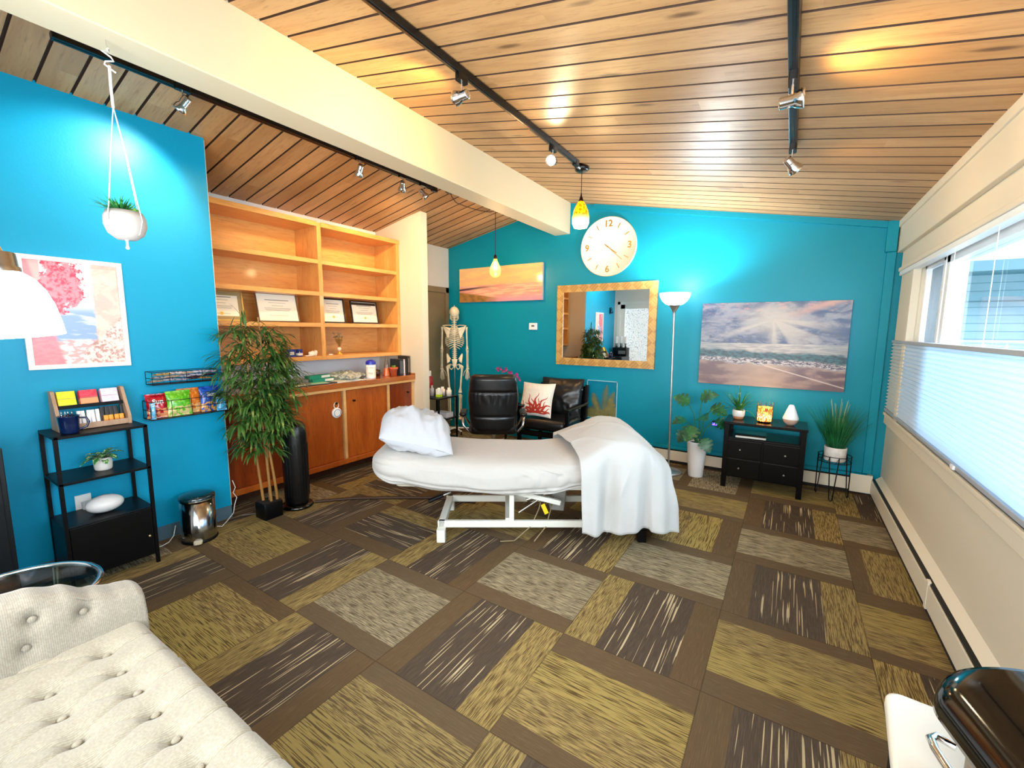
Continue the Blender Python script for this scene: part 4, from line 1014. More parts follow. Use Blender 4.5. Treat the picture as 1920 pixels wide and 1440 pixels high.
c = n.mix(n.ss(n.m('ADD', U, n.m('MULTIPLY', nf, .06)), .72, .74), sky, bld)
c = n.mix(n.m('MULTIPLY', n.m('LESS_THAN', U, .16), n.m('GREATER_THAN', V, .3)), c, '#f2b0ac')
tree = n.m('MULTIPLY', n.ss(n.m('SUBTRACT', n.m('MULTIPLY_ADD', nb, .62, n.m('MULTIPLY', nf, .30)), n.m('MULTIPLY', n.m('SQRT', n.m('ADD', n.m('POWER', n.m('SUBTRACT', U, .36), 2), n.m('POWER', n.m('SUBTRACT', V, .78), 2))), 1.25)), .14, .17), n.m('LESS_THAN', U, .72))
c = n.mix(tree, c, n.mix(n.ss(nf, .45, .62), '#ee8a95', '#d8274b'))
stone = n.mix(n.ss(n.noise(n.map(n.coord('Object'), (1, 1, 2.5)), 26, 3), .45, .55), '#f3e6e0', '#d9a9a6')
c = n.mix(n.ss(n.m('SUBTRACT', n.m('MULTIPLY_ADD', nb, .12, .19), V), 0, .03), c, stone)
c = n.mix(n.m('MULTIPLY', n.ss(n.m('SUBTRACT', n.m('MULTIPLY_ADD', U, -.9, .32), n.m('MULTIPLY', V, .25)), 0, .05), .9), c, '#ef7f88')
c = n.mix(n.m('MULTIPLY', n.ss(n.m('SUBTRACT', n.m('MULTIPLY_ADD', nf, .1, n.m('MULTIPLY', n.m('SUBTRACT', U, .45), .75)), V), -.02, .02), n.m('GREATER_THAN', U, .55)), c, n.mix(n.ss(nf, .45, .6), '#f4ddd2', '#c08a80'))
n.col(c)
MB().bx(.004, .010, -w2_ + fr_, w2_ - fr_, -h2_ + fr_, h2_ - fr_).build('print', m, pf)

# hanging planter
hp = thing('hanging_planter', 'white bowl planter hanging in a macrame cord from the beam', 'hanging planter', (-2.5, .735, 2.69))
MB().tube([(0, 0, .0), (0, 0, -.02), (.006, .004, -.03), (.0, .008, -.04), (-.006, .002, -.033)], .0018, 6).build('ceiling_hook', M_CHROME, hp)
M_ROPE = mat('white_cotton_rope', '#ece7ea', rough=.8)
b = MB().tube([(0, 0, -.035), (0, .006, -.045), (0, -.018, -.05), (0, .012, -.062), (0, .02, -.075), (0, -.008, -.088), (0, -.012, -.10), (0, .01, -.112), (0, .024, -.118)], .0035, 6)
b.build('knot', M_ROPE, hp)
b = MB().tube([(.0, .004, -.10), (0, .002, -.18), (0, .003, -.265)], .0055, 8)
for k in range(4):
    a = R(30 + 90 * k); c_, s_ = math.cos(a), math.sin(a)
    b.tube([(0, .003, -.26), (.035 * c_, .005 + .035 * s_, -.45), (.066 * c_, .005 + .066 * s_, -.66), (.079 * c_, .005 + .079 * s_, -.73), (.062 * c_, .005 + .062 * s_, -.785), (0, .005, -.812)], .0022, 6)
b.build('cord', M_ROPE, hp)
MB().tube([(0, .005, -.812), (0, .005, -.83)], .005, 6).lathe([(.004, -.85), (.008, -.845), (.003, -.825)], (0, .005, 0), 8).build('tassel', M_ROPE, hp)
MB().lathe([(0, -.81), (.035, -.808), (.062, -.785), (.074, -.75), (.073, -.715), (.062, -.690), (.058, -.692), (.068, -.717), (.068, -.75), (0, -.70)], (0, .005, 0), 40, caps=False).build('bowl', mat('grey_white_bowl', '#bdb8b4', rough=.4), hp)
b = MB(); r4 = random.Random(2)
for k in range(90):
    a = r4.uniform(0, 2 * PI); rr = r4.uniform(0, .04); leaf(b, (rr * math.cos(a), -.012 + rr * math.sin(a), -.688), (math.cos(a) * .9, math.sin(a) * .9 - .3, r4.uniform(.4, 1.6)), r4.uniform(.04, .075), .008, .3, 3, .3, 0, 'blade')
b.build('succulent', leafmat('succulent_green', '#2f8a3a', '#1f6a34', '#7ac050', 30), hp)
b = MB()
for k in range(36):
    a = r4.uniform(0, 2 * PI); rr = r4.uniform(0, .022); b.ball((rr * math.cos(a) + .015, .038 + rr * math.sin(a) * .8, -.695 + r4.uniform(0, .014)), (.007, .007, .011), 8, 6)
b.build('jade_rosettes', leafmat('jade_green', '#4f9a3a', '#7ab848', None, 40), hp)
# ------------------------------------------------------------------ things on the shelves
def certificate(y, w, h, frame_c, mat_c, label, lean=10, x=-4.18, z=1.557, fr=.014, band=None, seal=True, rz=0):
    t = thing('framed_certificate', label, 'certificate', (x, y, z), R(rz)); L = R(-lean)
    M = Euler((0, L, 0)).to_matrix()
    def pb(name, y0, y1, z0, z1, x0, x1, m, par=t, bev=0):
        b = MB().bx(x0, x1, y0, y1, z0, z1); b.v = [M @ p for p in b.v]; return b.build(name, m, par, bevel=bev)
    b = MB().bx(0, .014, -w / 2, w / 2, 0, fr).bx(0, .014, -w / 2, w / 2, h - fr, h).bx(0, .014, -w / 2, -w / 2 + fr, fr, h - fr).bx(0, .014, w / 2 - fr, w / 2, fr, h - fr)
    b.v = [M @ p for p in b.v]; b.build('frame', frame_c, t, bevel=.001)
    pb('mat_board', -w / 2 + fr, w / 2 - fr, fr, h - fr, .002, .006, mat_c)
    ins = .03 if mat_c is not M_PAPER else .004
    pg = pb('certificate_sheet', -w / 2 + fr + ins, w / 2 - fr - ins, fr + ins, h - fr - ins, .006, .0065, M_PAPER)
    b = MB(); ww = w / 2 - fr - ins
    for k, (q, zz) in enumerate(((.62, .74), (.45, .64), (.3, .54), (.7, .45), (.66, .41), (.6, .37), (.5, .2))):
        b.bx(.0066, .0069, -ww * q, ww * q, fr + h * zz - (.006 if k == 0 else .0025), fr + h * zz)
    b.v = [M @ p for p in b.v]; b.build('text_lines', mat('faded_ink', '#77716a', rough=.8) if 'faded_ink' not in bpy.data.materials else bpy.data.materials['faded_ink'], pg)
    if seal:
        b = MB().cyl((.0066, 0, fr + h * .2), (.0072, 0, fr + h * .2), .014, seg=20); b.v = [M @ p for p in b.v]; b.build('gold_seal', bpy.data.materials.get('gold_seal') or mat('gold_seal', '#d9b44a', rough=.4, metal=.4), pg)
    if band: pb('header_band', -ww, ww, h - fr - ins - .03, h - fr - ins, .0066, .0072, band, pg)
    return t
M_PAPER = mat('certificate_paper', '#f1ead9', rough=.6)
M_OLIVE = mat('olive_mat_board', '#a08c60', rough=.7); M_GOLDFR = mat('gold_frame', '#c9a868', rough=.3, metal=.7); M_DARKFR = mat('dark_brown_frame', '#2a1a14', rough=.35)
certificate(1.84, .37, .27, M_GOLDFR, M_OLIVE, 'gold framed certificate with an olive mat at the left end of the shelf', 8)
certificate(2.335, .385, .28, mat('bronze_frame', '#6d5440', rough=.35), M_PAPER, 'wide white certificate in a thin bronze frame leaning on the left bay shelf', 14, x=-4.16, fr=.009, rz=-4, seal=False)
certificate(2.935, .28, .265, M_DARKFR, M_PAPER, 'black framed certificate directly right of the middle upright', 8, x=-4.17)
certificate(3.35, .37, .26, M_DARKFR, M_PAPER, 'black framed certificate with a dark header at the right end of the shelf', 10, x=-4.17, band=bpy.data.materials['dark_brown_frame'])
# lower shelf pieces (shelf board top at 1.22)
def jar(y, x, label):
    t = thing('cosmetic_jar', label, 'jar', (x, y, 1.2205))
    MB().lathe([(0, 0), (.030, 0), (.032, .004), (.032, .05), (.028, .054), (0, .054)], seg=28, caps=False).build('body', mat('cobalt_glass', '#0f2a86', rough=.12, coat=.5) if 'cobalt_glass' not in bpy.data.materials else bpy.data.materials['cobalt_glass'], t)
    MB().lathe([(.033, .012), (.033, .036)], seg=28, caps=False).build('label_wrap', M_WHITE, t)
    MB().lathe([(0, .074), (.03, .074), (.033, .07), (.033, .055), (0, .055)], seg=28, caps=False).build('lid', bpy.data.materials['cobalt_glass'], t)
jar(2.47, -4.09, 'round dark blue cosmetic jar on the lower left shelf')
o = MB().rbox((0, 0, .037), (.06, .075, .074), .004).build('cosmetic_box', bpy.data.materials['cobalt_glass'], None); o.location = (-4.10, 2.385, 1.2205); tag(o, 'square dark blue cosmetic box left of the blue jar', 'box')
MB().bx(.0302, .031, -.022, .022, .02, .05).build('label_panel', mat('beige_label', '#d8cfc0', rough=.5), o)
def stone(y, x, r, label, m, seed):
    b = MB(); b.ball((0, 0, r[2] * .8), r, 14, 9)
    for p in b.v: k = 1 + .22 * nz(p.x * 40 + seed, p.y * 40, p.z * 40); p.x *= k; p.y *= k; p.z = max(0, p.z * k)
    o = b.build('crystal', m, None); o.location = (x, y, 1.2205); return tag(o, label, 'crystal')
M_QTZ = mat('white_quartz', '#f3e6dc', rough=.3, sss=.2)
stone(2.59, -4.07, (.022, .035, .028), 'rounded pale quartz chunk on the lower left shelf', M_QTZ, 1)
stone(2.645, -4.09, (.018, .02, .034), 'upright pale crystal against the middle upright', M_QTZ, 4)
stone(2.545, -4.05, (.02, .04, .009), 'flat white stone lying before the quartz chunk', M_QTZ, 8)
stone(2.80, -4.06, (.016, .026, .008), 'small flat white stone beside the dried flower vase', M_QTZ, 9)
o = MB().lathe([(0, 0), (.012, 0), (.014, .02), (.007, .045), (.009, .06), (.004, .075), (0, .076)], seg=14, caps=False).build('figurine', mat('dark_figurine', '#3a1a10', rough=.4), None); o.location = (-4.12, 2.755, 1.2205); tag(o, 'tiny dark figurine standing just right of the middle upright', 'figurine')
vs_ = thing('dried_flower_vase', 'glass vase with a golden foot holding dried flowers', 'vase', (-4.09, 2.925, 1.2205))
M_VG = thin_glass('vase_glass', (.96, .90, .78), .5)
MB().lathe([(.0, 0), (.032, 0), (.034, .008), (.014, .02), (.011, .035), (0, .036)], seg=28, caps=False).build('foot', mat('gold_glass', '#e6b04a', rough=.15, metal=.5), vs_)
MB().ball((0, 0, .06), (.022, .022, .022), 20, 12).build('glass_bulb', mat('clear_knob_glass', '#e9dcc4', rough=.08, coat=.6), vs_)
MB().lathe([(.012, .078), (.018, .10), (.034, .14), (.044, .165)], seg=28, caps=False).build('cup', M_VG, vs_)
b = MB(); r5 = random.Random(4); hd = MB()
for k in range(26):
    a = r5.uniform(0, 2 * PI); rr = r5.uniform(.01, .06); tp = (rr * math.cos(a), rr * math.sin(a), r5.uniform(.18, .235)); b.tube([(0, 0, .08), (tp[0] * .4, tp[1] * .4, .13), tp], .0012, 4); hd.ball(tp, (.008, .008, .007), 8, 6)
b.build('stems', mat('dry_stem', '#b08a4a', rough=.8), vs_); hd.build('flower_heads', mat('dry_flower', '#8f7a5c', rough=.9), vs_, label='greyish dried flower heads')

# ------------------------------------------------------------------ things on the worktop (top at .953)
WZ = .9535
def flat(name, y, x, w, d, h, c, label, rz=0, z=WZ, cat='papers', grp=None, m=None):
    o = MB().rbox((0, 0, h / 2), (d, w, h), min(.004, h * .4)).build(name, m or mat(name + '_tone', c, rough=.5), None); o.location = (x, y, z); o.rotation_euler = (0, 0, R(rz)); return tag(o, label, cat, grp)
flat('document_folder', 2.40, -3.95, .62, .24, .006, '#26302e', 'dark folder lying open under papers on the worktop', 4, cat='folder')
flat('document_sheet', 2.28, -3.93, .30, .20, .003, '#cfd6cc', 'grey green leaflet at the left end of the folder', 12, WZ + .0065, 'leaflet')
flat('document_sheet', 2.52, -3.93, .22, .17, .003, '#a8d8c0', 'mint green leaflet lying in the middle of the folder', -8, WZ + .0065, 'leaflet')
flat('document_sheet', 2.36, -3.99, .24, .15, .003, '#8b8880', 'grey card lying across the leaflets', -16, WZ + .0105, 'leaflet')
flat('document_sheet', 2.86, -3.96, .34, .20, .006, '#dfe6dc', 'pale leaflet stack between green boxes and plastic pouch', 3, WZ, 'leaflet')
gb = mat('green_box_card', '#17866c', rough=.4)
def gbox(y, x, w, z, rz, label):
    o = flat('supplement_box', y, x, w, .07, .034, '#17866c', label, rz, z, 'box', m=gb)
    MB().bx(.0352, .036, w * .05, w * .46, .005, .029).build('white_label', M_WHITE, o)
gbox(2.64, -4.00, .26, WZ + .0065, 6, 'green and white box lying in front, lower of the two green boxes')
gbox(2.62, -4.03, .27, WZ + .041, 9, 'green box resting on top of the other green box')
# plastic pouch
pb_ = pillow_mesh(.30, .36, .085, 9, .020, 40, .2); m, n = nmat('grey_plastic_pouch', '#8d9a96', rough=.18, coat=.5); n.col(n.mix(n.ss(n.noise(n.coord(), 16, 4, .6, 1.5), .42, .6), '#7d8a86', '#c8d0cc'))
for p in pb_.v: p.z = max(-.03, p.z + .012 * nz(p.x * 14, p.y * 14, 2)) + (.03 if p.x < -.02 else 0) * max(0, -p.x * 6)
pb_.v = [Vector((p.x, p.y, max(p.z, -.03))) for p in pb_.v]
o = pb_.build('plastic_pouch', m, None, weld=True); o.location = (-4.03, 2.99, WZ + .031); o.rotation_euler = (0, 0, R(24)); tag(o, 'crumpled grey transparent plastic pouch lying on the worktop', 'pouch')
flat('paper_label', 3.05, -3.865, .10, .05, .002, '#e8ebe8', 'small white slip in front of the plastic pouch', 8, cat='slip')
wc = thing('wipes_canister', 'white wipes canister with a blue lid on the worktop', 'canister', (-3.90, 3.18, WZ))
MB().lathe([(0, 0), (.050, 0), (.052, .006), (.052, .155), (0, .155)], seg=36, caps=False).build('body', M_WHITEP, wc)
MB().lathe([(.0525, .03), (.0525, .13)], seg=36, caps=False).build('label_wrap', mat('offwhite_label', '#f4ecdc', rough=.5), wc)
MB().lathe([(.054, .155), (.055, .175), (.048, .192), (.02, .205), (0, .206)], seg=36, caps=False).build('lid', mat('blue_lid', '#2030b0', rough=.3), wc)
b = MB(); b.bx(.0, .001, -.02, .028, .118, .122).bx(.0, .001, -.03, .018, .062, .066).bx(.0, .001, -.02, .02, .05, .053); b.v = [Euler((0, 0, R(-38))).to_matrix() @ (p + Vector((.0523, 0, 0))) for p in b.v]; b.build('label_print', M_GREY, wc)
# conical orange bottle, dark tea light box, terracotta pot, books
ob = thing('cone_bottle', 'tall conical clear bottle with orange liquid beside the terracotta pot', 'bottle', (-3.97, 3.46, WZ))
MB().lathe([(0, .001), (.046, .001), (.044, .01), (.030, .09), (.0, .0905)], seg=28, caps=False).build('orange_liquid', mat('orange_liquid', '#e86a1c', rough=.15, coat=.5), ob)
MB().lathe([(.048, 0), (.046, .01), (.031, .09), (.012, .20), (.006, .215), (0, .216)], seg=28, caps=False).build('glass', thin_glass('pale_cone_glass', (.92, .92, .88), .5), ob)
cnd = thing('candle_jar', 'small dark jar candle behind the wipes canister', 'candle', (-4.02, 3.36, WZ)); MB().lathe([(0, 0), (.038, 0), (.038, .075), (.034, .075), (.034, .06), (0, .06)], seg=28, caps=False).build('jar', mat('dark_jar', '#38201a', rough=.25), cnd); MB().lathe([(0, .062), (.033, .062), (.0, .063)], seg=20, caps=False).build('wax', mat('orange_wax', '#c06a3a', rough=.5), cnd)
tp = thing('terracotta_pot', 'small terracotta pot with a green succulent on the worktop', 'potted plant', (-3.90, 3.51, WZ))
MB().lathe([(0, 0), (.034, 0), (.043, .075), (.048, .075), (.05, .10), (.045, .10), (.042, .085), (0, .085)], seg=28, caps=False).build('pot', noisy('terracotta', '#d4673a', '#b9522a', 20, rough=.7), tp)
b = MB()
for k in range(22):
    a = k * 2.4; leaf(b, (.004 * math.cos(a), .004 * math.sin(a), .088), (math.cos(a), math.sin(a), .5 + k * .09), .045 - .0006 * k, .018, -.3, 4, .4, 0, 'oval')
b.build('succulent', leafmat('lime_succulent', '#9cc04a', '#6ea038', None, 40), tp)
def book(y, w, d, h, c, label, lean=0, band=None):
    t = thing('book', label, 'book', (-3.93, y, WZ)); E_ = Euler((R(lean), 0, 0)).to_matrix()
    def pt(b, n_, m_): b.v = [E_ @ p for p in b.v]; return b.build(n_, m_, t, bevel=.001)
    pt(MB().bx(-d / 2, d / 2, -w / 2, w / 2, 0, .0).bx(-d / 2, d / 2, -w / 2, -w / 2 + .003, 0, h).bx(-d / 2, d / 2, w / 2 - .003, w / 2, 0, h).bx(d / 2 - .003, d / 2, -w / 2, w / 2, 0, h), 'cover', mat('book_cover', c, rough=.4))
    pt(MB().bx(-d / 2 + .004, d / 2 - .004, -w / 2 + .003, w / 2 - .003, .003, h - .004), 'page_block', mat('pages', '#e9dfc8', rough=.8) if 'pages' not in bpy.data.materials else bpy.data.materials['pages'])
    if band: pt(MB().bx(d / 2, d / 2 + .0006, -w * .36, w * .36, h * .12, h * .88), 'spine_print', mat('spine_print', band, rough=.5))
book(3.585, .060, .16, .195, '#23262b', 'thick dark grey book nearest the terracotta pot', 0, '#50565c')
book(3.632, .026, .155, .19, '#d9c7cc', 'pale pink spined book between two dark books', 0, '#f0e6ea')
book(3.662, .028, .16, .185, '#1c1d20', 'thin black book right of the pale book', 0)
book(3.700, .040, .165, .225, '#2c2724', 'tallest dark book against the partition', 0, '#6a5f58')
# speaker disc hung on the cabinet knob
sd = thing('hanging_sound_disc', 'round white sound machine hanging by a loop from the left cabinet door knob', 'speaker', (-3.806, 2.66, .655))
MB().lathe([(0, -.014), (.046, -.014), (.052, -.006), (.052, .008), (.044, .014), (.03, .015), (0, .015)], (0, 0, 0), 36, Euler((0, PI / 2, 0)).to_matrix(), caps=False).build('body', M_WHITEP, sd)
MB().tube([(.0165, .036 * math.cos(a), .036 * math.sin(a)) for a in [2 * PI * i / 32 for i in range(32)]], .0022, 6, True).build('blue_ring', mat('blue_ring', '#3a5a9a', rough=.3), sd)
MB().tube([(.0, .026 * math.cos(a), .075 + .030 * math.sin(a)) for a in [2 * PI * i / 28 for i in range(28)]], .005, 8, True).build('loop', mat('cream_silicone', '#efe6d8', rough=.5), sd)

# ------------------------------------------------------------------ side table in the nook with supplies
nt = thing('black_side_table', 'black open side table behind the partition with bottles on it', 'side table', (-3.72, 4.06, 0))
for z in (.645, .375, .12): MB().bx(-.18, .18, -.18, .18, z, z + .014).build('shelf', M_BLACK, nt, bevel=.002)
for x in (-.17, .17):
    for y in (-.17, .17): MB().bx(x - .009, x + .009, y - .009, y + .009, 0, .645).build('leg', M_BLACK, nt)
def bottle(x, y, r, h, c, label, cap='#f4f4f2', z=.6595, sq=False, grp=None):
    t = thing('supply_bottle', label, 'bottle', (x, y, z), 0, grp)
    mm = mat('bottle_plastic', c, rough=.35)
    if sq: MB().rbox((0, 0, h / 2), (r * 1.7, r * 1.7, h), .004).build('body', mm, t)
    else: MB().lathe([(0, 0), (r, 0), (r, h * .8), (r * .5, h * .9), (0, h * .9)], seg=24, caps=False).build('body', mm, t)
    MB().lathe([(r * .55, h * .88 if not sq else h), (r * .55, h * 1.12), (0, h * 1.12)], seg=20, caps=False).build('cap', mat('bottle_cap', cap, rough=.4), t)
    return t
bottle(-3.66, 4.02, .034, .10, '#f3f1ec', 'white box like bottle with a lime green foot at the front of the nook table', sq=True)
o = MB().bx(-.0292, .0292, -.0292, .0292, .001, .032).build('lime_foot', mat('lime_band', '#b6d820', rough=.4), bpy.data.objects['supply_bottle']) 
bottle(-3.60, 4.14, .034, .095, '#efe9e2', 'short white jar at the right edge of the nook table')
bottle(-3.70, 4.13, .036, .10, '#f2e8e4', 'cream white tub behind the lime footed bottle')
bottle(-3.78, 4.02, .026, .12, '#d9cfcf', 'pale grey bottle at the left of the nook table', '#c9c2c2')
bottle(-3.85, 4.05, .045, .28, '#b3161c', 'tall red canister with a white pump half hidden by the partition', '#f2f2f0')
flat('tissue_box', 4.13, -3.68, .13, .20, .06, '#d9d7e2', 'white tissue box on the lower shelf of the nook table', 0, .3895, 'box')

# ------------------------------------------------------------------ anatomical skeleton on a stand
M_BONE = noisy('bone_plastic', '#efe3c8', '#e0d0ac', 18, rough=.45)
sk = thing('skeleton_model', 'life size ivory anatomical skeleton model seen from behind on a pole stand', 'skeleton model', (-4.06, 4.80, 0), R(38))
b = MB(); b.ball((0, .01, 1.745), (.070, .088, .078), 24, 16); b.ball((0, .045, 1.70), (.055, .05, .05), 16, 10); b.build('skull', M_BONE, sk)
q = MB(); q.tube([(-.05, .0, 1.70), (-.052, .01, 1.655), (-.035, .06, 1.635), (0, .085, 1.632), (.035, .06, 1.635), (.052, .01, 1.655), (.05, 0, 1.70)], .012, 8); q.build('jaw', M_BONE, sk)
MB().cyl((0, 0, 1.82), (0, 0, 1.84), .006).build('crown_screw', M_NICKEL, sk)
def spx(z): return .0, -.01 + .03 * math.sin((z - 1.0) * 7.5), z
b = MB(); z = 1.66; prev = None
while z > 1.02:
    x, y, _ = spx(z); r = .013 + .012 * (1.66 - z) / .64; b.lathe([(0, -.013), (r, -.012), (r * .86, 0), (r, .012), (0, .013)], (x, y, z), 12, caps=False)
    b.cyl((x, y, z), (x, y - .042, z - .012), .006, .003, 6); b.cyl((x - .034, y - .012, z), (x + .034, y - .012, z), .0045, seg=6); z -= .0295
b.tube([(0, -.02, 1.66), (0, -.02, 1.3), (0, -.02, 1.03)], .010, 8)
b.build('spine', M_BONE, sk)
for s in (-1, 1):
    for i in range(12):
        z0 = 1.555 - i * .0265; w_ = [.055, .078, .098, .112, .122, .130, .134, .135, .130, .118, .095, .07][i]; dp = .09 if i < 8 else .05
        x, y, _ = spx(z0); pts = []
        ang = PI if i < 8 else (PI * .72 if i < 10 else PI * .5)
        for k in range(15):
            t = k / 14 * ang; pts.append((s * w_ * math.sin(t) ** .85 if t < PI else 0, .045 - .075 * math.cos(t) * (1 if i < 8 else .9), z0 - .055 * (t / PI) - .018 * math.sin(t)))
        if i < 8: pts[-1] = (s * .014, .118, z0 - .03)
        MB().tube(pts, .0066, 6).build('rib', M_BONE, sk)
MB().rbox((0, .122, 1.42), (.032, .010, .19), .004, seg=3).build('sternum', M_BONE, sk)
for s in (-1, 1):
    MB().tube([(s * .012, .10, 1.545), (s * .07, .085, 1.56), (s * .13, .04, 1.558), (s * .165, .01, 1.552)], .007, 8).build('clavicle', M_BONE, sk)
    b = MB(); b.add([(s * .055, -.045, 1.52), (s * .155, -.01, 1.545), (s * .150, -.01, 1.50), (s * .085, -.052, 1.365), (s * .065, -.05, 1.44)], [(0, 1, 2, 3, 4)]); b.build('scapula', M_BONE, sk, solid=.006)
    MB().tube([(s * .06, -.055, 1.475), (s * .12, -.045, 1.525), (s * .168, -.01, 1.552)], .006, 6).build('scapula_ridge', M_BONE, sk)
    def bone(name, p0, p1, r, e0=1.9, e1=2.0):
        p0, p1 = Vector(p0), Vector(p1); n_ = 10
        return MB().tube([p0.lerp(p1, i / n_) for i in range(n_ + 1)], [r * (1 + (e0 - 1) * max(0, 1 - i / 1.8) + (e1 - 1) * max(0, 1 - (n_ - i) / 1.8)) for i in range(n_ + 1)], 10).build(name, M_BONE, sk)
    bone('humerus', (s * .172, 0, 1.535), (s * .180, -.01, 1.215), .0105)
    bone('radius', (s * .190, .0, 1.205), (s * .192, .02, .955), .006)
    bone('ulna', (s * .172, -.012, 1.215), (s * .176, .0, .955), .006, 2.2, 1.5)
    hb = MB(); hb.ball((s * .185, .010, .935), (.024, .012, .018), 12, 8)
    for k in range(5):
        fx = s * (.168 + .0095 * k) if k < 4 else s * .150; L = (.145, .16, .155, .135, .10)[k]; fy = .012 if k < 4 else .03
        p = [(s * .184 + (fx - s * .184) * .5, .01, .925)] + [(fx + (fx - s * .184) * .9 * t, fy + .02 * t * t, .925 - L * t) for t in (.4, .62, .82, 1)]
        hb.tube(p, [.0045, .0052, .0045, .0045, .003], 6)
        for pp in p[1:4]: hb.ball(pp, .0058, 8, 6)
    hb.build('hand', M_BONE, sk)
    bone('femur', (s * .105, 0, .965), (s * .075, .01, .585), .0135, 1.7, 2.1)
    MB().tube([(s * .070, .0, .965), (s * .09, 0, .985), (s * .115, 0, .955)], [.022, .014, .018], 8).build('femur_head', M_BONE, sk)
    MB().ball((s * .072, .045, .59), (.018, .010, .020), 12, 8).build('kneecap', M_BONE, sk)
    bone('tibia', (s * .072, .012, .565), (s * .066, .0, .235), .011, 2.2, 1.5)
    bone('fibula', (s * .098, -.002, .55), (s * .088, -.008, .235), .005, 1.8, 1.6)
    fb_ = MB(); fb_.ball((s * .07, -.02, .205), (.022, .034, .022), 12, 8)
    for k in range(5): fb_.tube([(s * (.060 + .006 * k), .01, .20), (s * (.052 + .011 * k), .08, .175), (s * (.050 + .013 * k), .135 - .008 * k, .155)], [.009, .006, .005], 6)
    fb_.build('foot', M_BONE, sk)
    # hip blade
    def hip(u_, v_):
        a = lerp(-.5, 2.5, u_); rr = lerp(.030, .085, v_ ** .8)
        return (s * (.042 + rr * (.9 + .25 * math.cos(a)) * math.sin(.55 + .42 * a)), -.03 + .055 * v_ * math.cos(a * .8), 1.055 + rr * 1.15 * math.cos(a - .55) * (1 if v_ > .2 else .8))
    MB().grid(hip, 20, 8).build('hip_bone', M_BONE, sk, solid=.008)
    MB().tube([(s * .07, .0, 1.0), (s * .075, -.01, .95), (s * .048, -.01, .925), (s * .018, .03, .955), (s * .028, .03, .985), (s * .07, .02, 1.0)], .009, 8).build('pubic_ring', M_BONE, sk)
b = MB(); b.add([(-.04, -.03, 1.075), (.04, -.03, 1.075), (.022, -.05, .99), (0, -.045, .945), (-.022, -.05, .99), (0, -.055, 1.04)], [(0, 5, 4), (0, 1, 5), (1, 2, 5), (5, 2, 3), (5, 3, 4)]); b.build('sacrum', M_BONE, sk, solid=.012)
MB().cyl((0, -.02, .05), (0, -.02, 1.0), .008).build('stand_pole', M_CHROME, sk)
b = MB()
for k in range(5): a = R(72 * k + 10); b.tube([(0, -.02, .07), (.20 * math.cos(a), -.02 + .20 * math.sin(a), .055)], .012, 8)
b.build('stand_base', M_WHITEP, sk)
for k in range(5): a = R(72 * k + 10); MB().cyl((.20 * math.cos(a) - .01, -.02 + .20 * math.sin(a), .025), (.20 * math.cos(a) + .01, -.02 + .20 * math.sin(a), .025), .024).build('caster', M_BLACK, sk)

# ------------------------------------------------------------------ black leather office chair, seen from behind
m, M_ = nmat('black_leather', '#0d0e11', rough=.34, coat=.15); M_.bump(M_.noise(M_.coord(), 160, 4), .12, .003); M_LEATH = m
oc = thing('office_chair', 'high backed black leather office chair with chrome arms seen from behind', 'office chair', (-2.67, 3.80, 0), R(34))
def back_fn(sg):
    def f(s, t):
        z = lerp(.43, 1.045, t); w_ = pw([(.43, .235), (.60, .25), (.80, .262), (.95, .25), (1.02, .235), (1.045, .20)], z)
        k = (s * 2 - 1); x = k * w_; edge = (1 - abs(k) ** 5) ** .5 * min(1, (t * 14 + .1)) ** .5 * min(1, ((1 - t) * 12 + .02)) ** .5
        y = -.20 - .10 * (z - .43) ** 1.0 * .8 + .05 * k * k
        roll = .012 * math.exp(-((z - .862) / .012) ** 2) + .008 * math.exp(-((z - .60) / .014) ** 2)
        wr = .004 * math.sin(k * 28 + 5 * nz(k * 3, z * 4)) * math.exp(-((z - .80) / .05) ** 2) if sg < 0 else 0
        bul = .055 if z > .865 else .045
        return (x, y + sg * (bul * edge - roll * edge) + wr * edge, z)
    return f
MB().grid(back_fn(-1), 50, 70).grid(back_fn(1), 50, 70).build('backrest', M_LEATH, oc, weld=True)
MB().rbox((0, .05, .455), (.52, .52, .11), .09, edge=.035).build('seat', M_LEATH, oc)
for s in (-1, 1):
    a_ = MB(); a_.tube([(s * .26, -.16, .43), (s * .315, -.18, .50), (s * .325, -.15, .585), (s * .322, .0, .595), (s * .32, .10, .585), (s * .315, .14, .52), (s * .26, .14, .42)], .013, 10); a_ = a_.build('armrest', M_CHROME, oc)
    MB().rbox((s * .322, -.03, .61), (.075, .27, .045), .035, edge=.018).build('arm_pad', mat('brown_black_pad', '#1d110d', rough=.4) if s < 0 else bpy.data.materials['brown_black_pad'], a_)
MB().cyl((0, .02, .09), (0, .02, .41), .028).build('gas_column', M_CHROME, oc)
for k in range(5):
    a = R(72 * k + 20); q = MB().tube([(0, .02, .10), (.15 * math.cos(a), .02 + .15 * math.sin(a), .095), (.29 * math.cos(a), .02 + .29 * math.sin(a), .075)], [.025, .02, .013], 8).build('base_spoke', M_CHROME, oc)
    MB().cyl((.29 * math.cos(a) - .018, .02 + .29 * math.sin(a), .03), (.29 * math.cos(a) + .018, .02 + .29 * math.sin(a), .03), .03).build('caster', M_BLACK, q)

